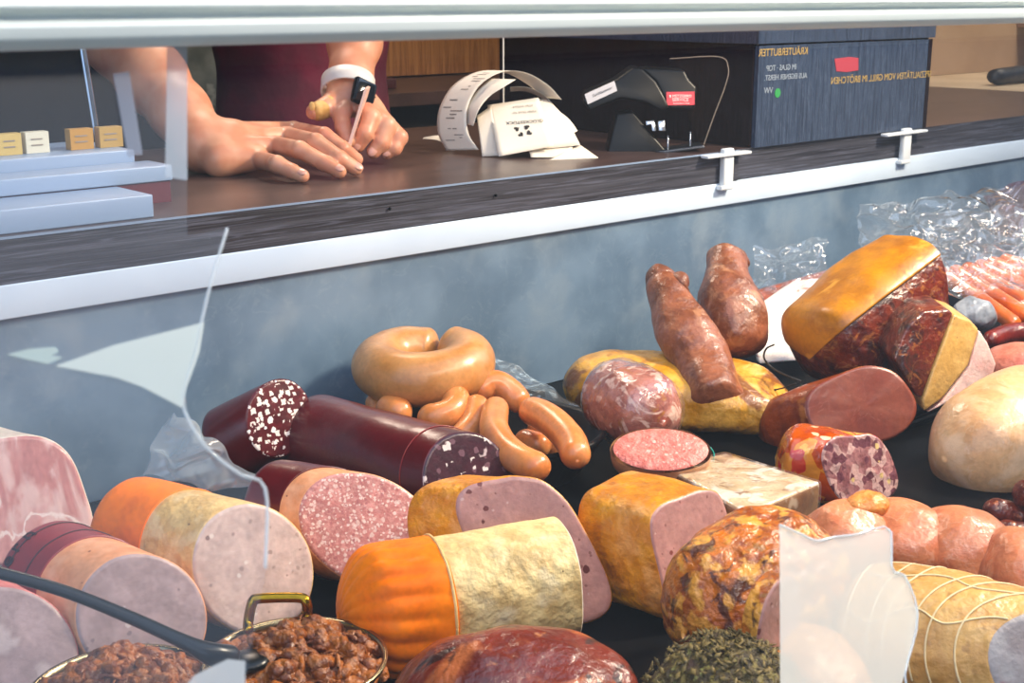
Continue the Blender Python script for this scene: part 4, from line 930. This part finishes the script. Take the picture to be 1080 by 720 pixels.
# 24 yellow slab
yel = mat('yellow_rind', '#d6a455', '#bd8638', sc=14, rough=.4, bump=.4, bsc=40, bd=.005, coat=.3, crough=.2, layers=(('patch', '#e6bd72', 14, .54, .14, .8, 1), ('patch', '#6a3018', 9, .52, .06, .85, 1), ('veins', '#8a5a28', 16, .02, 2, .6)))
A = at(594, 402, z=.945); B = at(835, 425, z=.93)
tt = thing('bacon_slab', 'flat yellow brown slab of smoked rind under the two pork hocks', 'bacon', V((((A + B) / 2).x, ((A + B) / 2).y, TZ)))
s = Sweep([(A + V((-.0, 0, 0)), .06, .04, 2.4), (A.lerp(B, .4), .085, .042, 2.6), (A.lerp(B, .75), .085, .038, 2.6), (B, .07, .03, 2.4)], r0=.05, r1=.04, nz=(.010, 14))
obj('rind', s.part(m=50, n=72), yel, tt)

# 25 pork hocks
hk = mat('smoked_hock_skin', '#8f5840', '#6d3d28', sc=18, rough=.42, bump=.4, bsc=35, bd=.004, coat=.4, crough=.15, layers=(('patch', '#b07c5a', 20, .54, .14, .7, 1), ('veins', '#d89a6c', 30, .012, 1.5, .5), ('patch', '#5a2a1c', 22, .62, .08, .6)))
def hock(label, pts, rs, toes):
    tt = thing('pork_hock', label, 'pork hock', V((pts[-1].x, pts[-1].y, min(p.z for p in pts) - .03)), 'smoked pork hocks leaning on the pile')
    st = [(p, r, r * .95, 2.1) for p, r in zip(pts, rs)]
    s = Sweep(st, r0=.012, r1=.012, nz=(.004, 22), up=V((.3, 1, 0)))
    obj('hock_body', s.part(m=50, n=64), hk, tt)
    for tp_ in toes: obj('toe', tube(tp_[0], tp_[1], n=20, nz=(.003, 40), up=V((.3, 1, 0))), mat('dark_trotter', '#7c4c38', '#5c3828', sc=30, rough=.42, bump=.4, coat=.3), tt)
hock('left pork hock with its foot end up, leaning over the yellow slab', [P_(697, 294, 1.84), P_(707, 318, 1.81), P_(722, 350, 1.78), P_(745, 390, 1.74), P_(757, 430, 1.69)], [.025, .029, .037, .039, .037],
     [([P_(707, 306, 1.83), P_(693, 293, 1.84), P_(686, 289, 1.85)], [.024, .021, .015]), ([P_(712, 306, 1.82), P_(721, 298, 1.82), P_(727, 297, 1.82)], [.024, .019, .014])])
hock('right pork hock standing up behind the left one', [P_(768, 268, 1.93), P_(766, 292, 1.9), P_(770, 318, 1.87), P_(778, 348, 1.85), P_(784, 372, 1.83)], [.029, .032, .045, .044, .028],
     [([P_(766, 280, 1.93), P_(760, 268, 1.94), P_(758, 263, 1.94)], [.026, .023, .016]), ([P_(773, 280, 1.93), P_(781, 269, 1.93), P_(785, 265, 1.93)], [.024, .019, .014])])

# 27 golden ham
rind = mat('golden_rind', '#c08028', '#a26414', sc=12, rough=.38, bump=.08, bsc=40, bd=.004, coat=.3, crough=.25, layers=(('patch', '#e0a03a', 14, .54, .14, .7, 1), ('veins', '#6c3208', 12, .012, 1, .5)))
darkmeat = mat('dark_smoked_meat', '#6a2a1a', '#4a1810', sc=26, rough=.35, bump=.5, bsc=40, bd=.005, coat=.4, crough=.15, layers=(('patch', '#24100c', 26, .55, .1, .8, 1), ('patch', '#9c5a24', 30, .6, .08, .7, 2), ('veins', '#b07840', 16, .02, 1.5, .6)))
A = P_(842, 372, 1.80); B = P_(950, 290, 1.86)
AA = P_(855, 378, 1.78); BB = P_(962, 296, 1.86)
tt = thing('smoked_ham', 'big golden rinded smoked ham with dark meat side on top of the right pile', 'ham', V((AA.x, AA.y, TZ + .02)))
upv = (UP * .75 - RT * .75 - FW * .45).normalized()
s = Sweep([(AA, .062, .050, 3.0), (AA.lerp(BB, .35), .078, .062, 3.2), (AA.lerp(BB, .7), .082, .064, 3.2), (BB, .074, .058, 3.2)], r0=.03, up=upv, nz=(.004, 16), skew=(BB - AA).normalized() + RT * .35 - UP * .2)
obj('meat_side', s.part(m=44, n=80), darkmeat, tt)
obj('golden_rind', s.part(.0, .985, dr=.006, th=(.55, 2.95), lip=.006, m=44, n=50), rind, tt)
obj('cut_face', s.face(1), mat('dark_ham_cut', '#6a2420', '#4a1614', sc=26, rough=.3, coat=.4, layers=(('patch', '#c58c3c', 20, .6, .06, .8),)), tt)
# 26 white slab behind
A = P_(800, 345, 2.02); B = P_(880, 315, 2.16)
tt = thing('bacon_slab', 'white striped side of bacon behind the big golden ham', 'bacon', V((A.x, A.y, TZ)))
wst = mat('striped_bacon_fat', '#e9dfda', '#dccfc9', sc=12, rough=.35, bump=.15, sss=.1, vec=(1, 1, 5), layers=(('patch', '#a86a5c', 9, .58, .06, .9, 1),))
q = [P_(791, 330, 2.0), P_(838, 298, 2.12), P_(900, 285, 2.25), P_(900, 330, 2.2), P_(850, 380, 2.0), P_(800, 385, 1.95)]
o = obj('fat_side', prism(q, -FW.xy.to_3d() * -.02), wst, tt, False); bevel(o, .006)
q2 = [P_(788, 326, 2.01), P_(800, 305, 2.07), P_(900, 277, 2.25), P_(905, 290, 2.24), P_(838, 300, 2.13), P_(791, 333, 2.0)]
o = obj('rind', prism([p + FW * .001 for p in q2], FW * .05), mat('brown_bacon_rind', '#8a4b38', '#703827', sc=20, rough=.35, coat=.3), tt, False); bevel(o, .008)

# 28 loin
B = P_(908, 430, 1.64); A = P_(800, 458, 1.72)
loin = mat('loin_cut', '#844838', '#783c30', sc=12, rough=.36, bump=.12, bsc=60, bd=.002, coat=.3, crough=.25, layers=(('veins', '#b87a68', 16, .008, 1.5, .5), ('veins', '#6a2a20', 8, .012, 1, .5)))
loinr = mat('loin_rim', '#8e4222', '#6c2c16', sc=24, rough=.33, bump=.4, bsc=50, coat=.4, layers=(('patch', '#b06a2c', 24, .56, .1, .7),))
log('smoked_loin', 'reddish brown smoked pork loin with a smooth cut face in front of the golden ham', 'smoked meat', A, B, .036, .050, [(0, 1, loinr, 'meat_body', 0)], loin, skew=facing(B, .3, .1), e=2.4, ab=.85, r0=.045, nz=(.004, 16), face_label='smooth red brown cut face')

# 29 layered bacon
def slab(name, px, d0, d1, m_, parent, lbl=None):
    f = [P_(x, y, d0 + (x - 940) * .0004) for x, y in px]
    o = obj(name, prism(f, (FW.xy.to_3d().normalized() * (d1 - d0))), m_, parent, False, label=lbl); bevel(o, .004); return o
tt = thing('layered_bacon', 'thick bacon chunk with dark meat, cream rind and white fat layers', 'bacon', P_(1000, 430, 1.75))
slab('meat_layer', [(974, 328), (1000, 326), (1006, 331), (985, 385), (973, 420), (966, 418), (942, 378), (956, 345)], 1.66, 1.76, darkmeat, tt)
slab('rind_layer', [(1006, 331), (1024, 338), (1033, 348), (1022, 385), (995, 420), (975, 435), (972, 424), (985, 386)], 1.655, 1.76, mat('cream_rind', '#cfa96c', '#bd9558', sc=20, rough=.4, bump=.2, coat=.2, layers=(('chips', '#7c5a30', 140, .12, .06, 0),)), tt)
slab('fat_layer', [(1033, 348), (1042, 362), (1051, 384), (1047, 398), (1010, 420), (978, 436), (996, 421), (1022, 386)], 1.66, 1.76, mat('pinkish_fat', '#e0c4ba', '#d3a9a0', sc=16, rough=.35, sss=.2, coat=.2), tt)

# 30 pale wrapped meat
c = P_(1052, 452, 1.62)
pal = mat('pale_film_meat', '#dcb287', '#cf9f74', sc=8, rough=.3, bump=.25, bsc=18, bd=.006, coat=.5, crough=.15, layers=(('patch', '#ecc9a4', 12, .52, .16, .7, 1), ('veins', '#efd6b8', 12, .015, 1.5, .5), ('patch', '#b87c58', 10, .63, .1, .6)))
tt = thing('wrapped_meat', 'large pale beige piece of meat in smooth film at the right edge', 'meat', V((c.x, c.y, TZ + .01)))
A = P_(996, 484, 1.52); B = P_(1115, 448, 1.61)
s = Sweep([(A, .046, .045, 2.3), (A.lerp(B, .4), .070, .068, 2.4), (A.lerp(B, .8), .08, .078, 2.4), (B, .07, .07, 2.4)], r0=.045, r1=.04, nz=(.004, 14))
obj('meat_body', s.part(m=44, n=72), pal, tt)
# pink piece & red sausage top right
tt = thing('cured_ham', 'pink marbled cured ham between the layered bacon and the red sausage', 'ham', P_(1065, 385, 1.85))
obj('meat_body', blob(P_(1080, 388, 1.83), (.055, .05, .036), (RT, RT.cross(Z) * -1, Z), nz=(.004, 20), n=48), mat('pink_marbled', '#c98270', '#b46a5a', sc=22, rough=.35, coat=.3, layers=(('patch', '#e8c0aa', 18, .52, .1, .8, 1),)), tt)
tt = thing('dried_sausage', 'dark red dried sausage at the right edge below the bagged wieners', 'sausage', P_(1060, 358, 1.95))
obj('sausage_body', tube([P_(1040, 360, 1.94), P_(1068, 352, 1.97), P_(1110, 352, 1.98)], [.013, .016, .016], n=24, nz=(.001, 40)), mat('dark_red_dry', '#742418', '#54160f', sc=30, rough=.3, coat=.4), tt)
# 32 fish coloured packet
tt = thing('foil_packet', 'small blue grey and white foil packet between the golden ham and the wieners', 'packet', P_(1028, 335, 1.98))
obj('packet_body', blob(P_(1028, 331, 1.98), (.032, .03, .024), (RT, RT.cross(Z) * -1, Z), nz=(.006, 40), n=40), mat('blue_grey_foil', '#9aa0a8', '#59626e', sc=22, rough=.3, coat=.4, lo=.3, hi=.7, layers=(('patch', '#a07a50', 40, .62, .05, .6),)), tt)
# 31 wieners in bag
wien = mat('wiener_skin', '#dc9462', '#d08352', sc=20, rough=.3, bump=.06, bsc=40, coat=.35, crough=.2, sss=.15, layers=(('patch', '#d6926a', 16, .54, .2, .6),))
wienb = mat('bagged_wiener_skin', '#d67848', '#c6663a', sc=20, rough=.25, bump=.1, bsc=60, coat=.6, crough=.1, sss=.1)
for i_ in range(6):
    x0, y0 = 988 + i_ * 13 , 285 - i_ * 2.5; x1, y1 = 1075 + i_ * 14, 345 - i_ * 8
    tt = thing('wiener', 'orange wiener in the clear bag at the right, one of six lying parallel', 'sausage', P_(x0, y0, 2.1), 'bagged wieners at the right edge')
    obj('sausage_body', tube([P_(x0, y0, 2.12 + i_ * .012), P_((x0 + x1) / 2, (y0 + y1) / 2 - 1, 2.1 + i_ * .012), P_(x1, y1, 2.05 + i_ * .012)], .0125, n=20), wienb, tt)
baghi = film_mat('crinkled_bag', '#eef2f4', .07, gloss=.26, rough=.10, bump=.8, bsc=14, bd=.03)
def bag(label, px, dd, amp=.03, sc=14, n=46, seed=0, name='plastic_bag', mt=None, dx=0):
    """crumpled sheet spanning four corners (pixel, depth), puffed towards the viewer"""
    c = [P_(x, y, d_) for (x, y), d_ in zip(px, dd)]; tt = thing(name, label, 'bag', (sum(c, V()) / 4))
    vs = []; fs = []; nrm = -(FW.xy.to_3d())
    for i_ in range(n + 1):
        for j_ in range(n + 1):
            a_, b_ = i_ / n, j_ / n; p = c[0].lerp(c[1], b_).lerp(c[3].lerp(c[2], b_), a_)
            e_ = .25 + .75 * min(1, 5 * min(a_, 1 - a_, b_, 1 - b_))
            g = abs(noise.noise(p * sc + V((seed, 0, 0)))) * 1.6 + .5 * abs(noise.noise(p * sc * 2.7 + V((0, seed, 0))))
            p = p + nrm * (amp * g * e_) + V((noise.noise(p * 30 + V((seed, 5, 0))), noise.noise(p * 30 + V((seed, 9, 0))), noise.noise(p * 30 + V((0, seed, 0))))) * amp * .35
            vs.append(p)
    for i_ in range(n):
        for j_ in range(n): k = i_ * (n + 1) + j_; fs.append((k, k + 1, k + n + 2, k + n + 1))
    o = obj('bag_sheet', (vs, fs), mt or baghi, tt)
    return tt
bag('large crinkled clear plastic bag holding the wieners at the right', [(903, 215), (1085, 195), (1095, 300), (920, 320)], [2.25, 2.25, 2.0, 2.0], .05, seed=2, n=70)
bag('second crinkled layer of clear bag in front of the wieners', [(970, 225), (1090, 215), (1100, 330), (985, 300)], [2.12, 2.12, 1.98, 2.0], .035, 18, seed=9, n=60)
bag('clear plastic bag corner between the right hock and the golden ham', [(798, 262), (870, 252), (872, 305), (795, 312)], [2.16, 2.2, 2.12, 2.08], .035, 16, seed=4)
bag('clear plastic bag behind the black bowl of wieners', [(520, 375), (548, 385), (610, 430), (540, 440)], [1.8, 1.8, 1.72, 1.72], .02, 16, seed=7)
bag('milky plastic bag behind the orange cased sausage', [(185, 428), (215, 455), (290, 520), (150, 500)], [1.42, 1.40, 1.30, 1.38], .03, 16, seed=12, mt=film_mat('milky_bag', '#e0e6e8', .35, gloss=.14, rough=.08, bump=.5, bsc=14, bd=.02))
bag('dark tinted bag with purple red goods at the upper right edge', [(1035, 205), (1090, 185), (1095, 245), (1050, 250)], [2.4, 2.4, 2.32, 2.32], .03, 14, seed=21, mt=film_mat('purple_bag', '#5c3a48', .6, gloss=.14, rough=.08, bump=1, bsc=24, bd=.03))

# 34 small dried sausages at right
dk = mat('dried_sausage_skin', '#6e2f20', '#4a1a12', sc=40, rough=.35, bump=.5, bsc=60, bd=.003, coat=.35, layers=(('patch', '#a8623e', 50, .6, .06, .7),))
for i_, (pts, lb) in enumerate((([(1037, 534), (1058, 541), (1085, 549)], 'dark dried sausage pointing left, topmost in front of the pale wrapped meat'), ([(1068, 517), (1078, 520), (1095, 532)], 'short dried sausage end at the right edge above the others'), ([(1020, 550), (1038, 562), (1062, 571)], 'dried sausage with a pale tip, leftmost beside the tray'), ([(1048, 560), (1065, 563), (1092, 566)], 'dried sausage in the middle of the small right pile'), ([(1040, 573), (1066, 577), (1095, 584)], 'dried sausage lowest in the small right pile'))):
    tt = thing('dried_sausage', lb, 'sausage', P_(*pts[0], 1.38), 'small dried sausages at the right edge')
    dd = 1.40 - i_ * .008
    obj('sausage_body', tube([P_(x, y, dd) for x, y in pts], [.010, .0145, .0145], n=20, nz=(.002, 60)), dk, tt)

# ---------- bowl with wieners and ring sausage
bc = at(500, 468, z=.952); bc = V((.965, -.215, TZ))
bowl_m = mat('black_bowl', '#0c0d10', '#090a0c', rough=.45, bump=.0, spec=.3)
tt = thing('serving_bowl', 'black oval bowl holding wieners and the ring sausage', 'bowl', bc)
bdir = RT; bper = FW.xy.to_3d().normalized()
def ell(rx, ry, z): return [bc + bdir * (rx * math.cos(a_)) + bper * (ry * math.sin(a_)) + Z * z for a_ in [2 * math.pi * k_ / 64 for k_ in range(64)]]
prof = [(a_ * .92, b_ * 1.12, z_) for a_, b_, z_ in ((.0, .0, .004), (.10, .06, .004), (.125, .08, .009), (.150, .096, .038), (.157, .102, .052), (.163, .108, .055), (.168, .112, .052), (.162, .106, .046), (.13, .085, .0005), (.0, .0, .0))]
rr_ = [ell(a_ + 1e-4, b_ + 1e-4, z_) for a_, b_, z_ in reversed(prof)]; vs = [p for r in rr_ for p in r]; fs = []
prof_in = prof
for i_ in range(len(rr_) - 1):
    for j_ in range(64): fs.append((i_ * 64 + j_, i_ * 64 + (j_ + 1) % 64, (i_ + 1) * 64 + (j_ + 1) % 64, (i_ + 1) * 64 + j_))
obj('bowl_body', (vs, fs), bowl_m, tt)
# ring sausage
ring_m = mat('ring_sausage_skin', '#c89260', '#bb8350', sc=14, rough=.33, bump=.08, bsc=40, coat=.3, crough=.25, sss=.15, layers=(('patch', '#d2a070', 12, .54, .2, .7),))
rc = P_(447, 384, 1.63); rx = ry = .062
tt = thing('ring_sausage', 'fat light brown ring sausage lying on top of the wieners', 'sausage', rc - Z * .03)
tilt = (Z + FW.xy.to_3d() * -.10).normalized(); e1 = RT; e2 = tilt.cross(e1).normalized()
pts = []
for k_ in range(17):
    a_ = math.radians(73) + math.radians(354) * k_ / 16
    pts.append(rc + e1 * math.cos(a_) * .055 + e2 * math.sin(a_) * .052 + tilt * (.006 * (k_ / 16 - .5)))
rads = [.0335 if 1 < k_ < 15 else .0315 for k_ in range(17)]
obj('sausage_body', Sweep([(p, q_, q_, 2) for p, q_ in zip(pts, rads)], r0=.016, r1=.016, nz=(.0008, 20)).part(m=130, n=44), ring_m, tt)
def wie(label, pts, r=.0145):
    t = thing('wiener', label, 'sausage', pts[0], 'wieners in the black bowl'); 
    obj('sausage_body', tube(pts, [r * .93] + [r] * (len(pts) - 2) + [r * .93], n=24, m=40, nz=(.0006, 25), up=V((.2, .1, 1))), wien, t); return t
W = lambda l: [P_(*p) for p in l]
wie('wiener hanging in a curve down the middle of the bowl', [at(x, y, z=z) for x, y, z in ((523, 428, .985), (521, 452, .985), (534, 474, .980), (556, 489, .976), (580, 495, .974))], .0165)
wie('wiener arching along the right side of the bowl', [at(x, y, z=z) for x, y, z in ((553, 430, .985), (578, 441, .985), (601, 464, .978), (609, 486, .972))], .0175)
wie('short wiener end between the two curved wieners', W([(545, 462, 1.56), (567, 470, 1.54), (577, 476, 1.53)]), .0155)
wie('wiener peeking over the two curved ones, bent behind them', W([(500, 418, 1.60), (520, 404, 1.61), (540, 415, 1.61), (552, 432, 1.60)]), .0165)
wie('wiener lying low between the curved wieners', W([(560, 446, 1.6), (580, 462, 1.58), (592, 482, 1.56)]), .0155)
wie('bent wiener under the ring sausage in the middle', W([(482, 412, 1.58), (478, 432, 1.55), (462, 440, 1.54), (442, 440, 1.55)]), .0175)
wie('wiener slanting down under the right side of the ring sausage', W([(503, 420, 1.57), (500, 445, 1.54), (487, 462, 1.52), (470, 480, 1.51)]), .0165)
wie('wiener under the left side of the ring sausage', W([(402, 428, 1.58), (418, 433, 1.56), (434, 440, 1.56)]), .0165)
wie('wiener stub at the left rim of the bowl', W([(392, 420, 1.62), (402, 432, 1.6), (412, 442, 1.6)]), .0130)

# ---------- pans at the bottom
brass = mat('brass', '#b08a3c', '#96722c', sc=10, rough=.25, metal=1, bump=.05)
steelp = mat('pan_steel', '#b0a488', '#978a6c', rough=.25, metal=1, bump=.03)
floss = mat('stewed_meat', '#a4602e', '#70381a', sc=60, rough=.4, bump=.9, bsc=120, bd=.004, coat=.3, crough=.2, layers=(('patch', '#b0703e', 70, .56, .08, .8), ('patch', '#4a200e', 60, .62, .06, .6)))
def pan(label, c, R, hl, n_str, seed, handles, hm):
    tt = thing('serving_pan', label, 'pan', V((c.x, c.y, TZ)))
    vs = []; fs = []; N_ = 72; h_ = c.z - TZ
    pr = [(R * .85, .001), (R * .96, h_ * .3), (R, h_ * .9), (R * 1.05, h_ + .001), (R * 1.05, h_ + .003), (R * 1.0, h_ + .002), (R * .985, h_ * .9), (R * .94, h_ * .3), (R * .83, .004)]
    for a_, z_ in pr: vs += [V((c.x + a_ * math.cos(t_), c.y + a_ * math.sin(t_), TZ + z_)) for t_ in [2 * math.pi * k_ / N_ for k_ in range(N_)]]
    for i_ in range(len(pr) - 1):
        for j_ in range(N_): fs.append((i_ * N_ + j_, i_ * N_ + (j_ + 1) % N_, (i_ + 1) * N_ + (j_ + 1) % N_, (i_ + 1) * N_ + j_))
    fs.append(tuple(range(N_))); fs.append(tuple(range(len(vs) - 1, len(vs) - N_ - 1, -1)))
    obj('pan_body', (vs, fs), steelp, tt)
    for hd in handles: obj('handle', tube(hd, .0042, n=14, m=60), hm, tt, label='brass loop handle')
    tm = thing('stewed_meat', hl, 'stew', V((c.x, c.y, TZ + .005)))
    rn = random.Random(seed)
    def hgt(x, y):
        q_ = math.hypot(x, y) / R; return TZ + h_ * .75 + .026 * (1 - q_ * q_) + .010 * fbm(V((x, y, seed)), 45) + .005 * abs(noise.noise(V((x, y, seed)) * 110)) + .003 * noise.noise(V((x, y, seed)) * 260)
    g_ = 90; vs = []; fs = []
    for i_ in range(g_ + 1):
        for j_ in range(g_ + 1):
            x = (i_ / g_ * 2 - 1) ; y = (j_ / g_ * 2 - 1); xx = x * math.sqrt(1 - y * y / 2) * R * .96; yy = y * math.sqrt(1 - x * x / 2) * R * .96
            vs.append(V((c.x + xx, c.y + yy, hgt(xx, yy))))
    for i_ in range(g_):
        for j_ in range(g_): k = i_ * (g_ + 1) + j_; fs.append((k, k + g_ + 1, k + g_ + 2, k + 1))
    obj('meat_mound', (vs, fs), floss, tm)
    sv = []; sf = []
    for i_ in range(n_str):
        a_ = rn.uniform(0, 6.28); q_ = R * .93 * math.sqrt(rn.random()); x, y = q_ * math.cos(a_), q_ * math.sin(a_)
        p = V((c.x + x, c.y + y, hgt(x, y) + .001)); dd_ = V((rn.uniform(-1, 1), rn.uniform(-1, 1), rn.uniform(-.2, .5))).normalized(); ln = rn.uniform(.004, .012)
        tv, tf = tube([p - dd_ * ln, p + Z * ln * .35, p + dd_ * ln + V((0, 0, -.003))], (rn.uniform(.0035, .0075) if i_ % 3 == 0 else rn.uniform(.0009, .002)), n=8, m=6, nz=(.0022, 130))
        k = len(sv); sv += tv; sf += [tuple(i + k for i in f) for f in tf]
    o = obj('meat_shreds', (sv, sf), floss, tm); o['kind'] = 'stuff'
c = at(312, 697, z=.958); R = 92 * dep(c) / F
hc = [at(262, 668, z=c.z + .004), at(262, 655, z=c.z + .010), at(266, 636, z=c.z + .024), at(273, 631, z=c.z + .027), at(314, 630, z=c.z + .027), at(323, 635, z=c.z + .024), at(324, 650, z=c.z + .012), at(324, 668, z=c.z + .004)]
pan('round metal pan with a brass loop handle full of shredded stewed meat', c, R, 'shredded brown stewed meat in the pan with the brass handle', 520, 3, [hc], brass)
c = at(128, 728, z=.958); R = 92 * dep(c) / F
pan('round metal pan with shredded meat at the lower left, mostly cut by the picture edge', c, R, 'shredded brown stewed meat in the lower left pan', 520, 8, [], brass)
lad = thing('ladle', 'black curved ladle handle crossing the lower left corner to the pan', 'ladle', at(245, 695, z=.985))
obj('handle', tube([at(-60, 590, z=1.06), at(0, 604, z=1.05), at(70, 624, z=1.035), at(140, 652, z=1.015), at(195, 677, z=1.0), at(225, 690, z=.99), at(250, 693, z=.98)], [.0045, .0045, .0045, .0048, .0055, .0085, .009], n=18, m=70), mat('black_handle', '#04090b', '#030708', rough=.3, bump=.0, spec=.4), lad)
obj('ladle_bowl', blob(at(262, 697, z=.972), (.016, .016, .006), n=24, nz=(0, 1)), MC['black_handle'], lad)
# string around the golden ham
st_ = thing('ham_string', 'black string hanging from the golden ham over the yellow slab', 'string', P_(800, 375, 1.74))
blk = mat('black_string', '#15100e', rough=.6, bump=0)
obj('string', tube([P_(817, 363, 1.72), P_(808, 368, 1.72), P_(806, 378, 1.73), P_(815, 388, 1.73), P_(830, 396, 1.7), P_(845, 402, 1.69)], .0013, n=8, m=50), blk, st_)
obj('string', tube([P_(780, 411, 1.74), P_(800, 413, 1.73), P_(822, 410, 1.71), P_(840, 404, 1.69)], .0011, n=8, m=40), blk, st_)
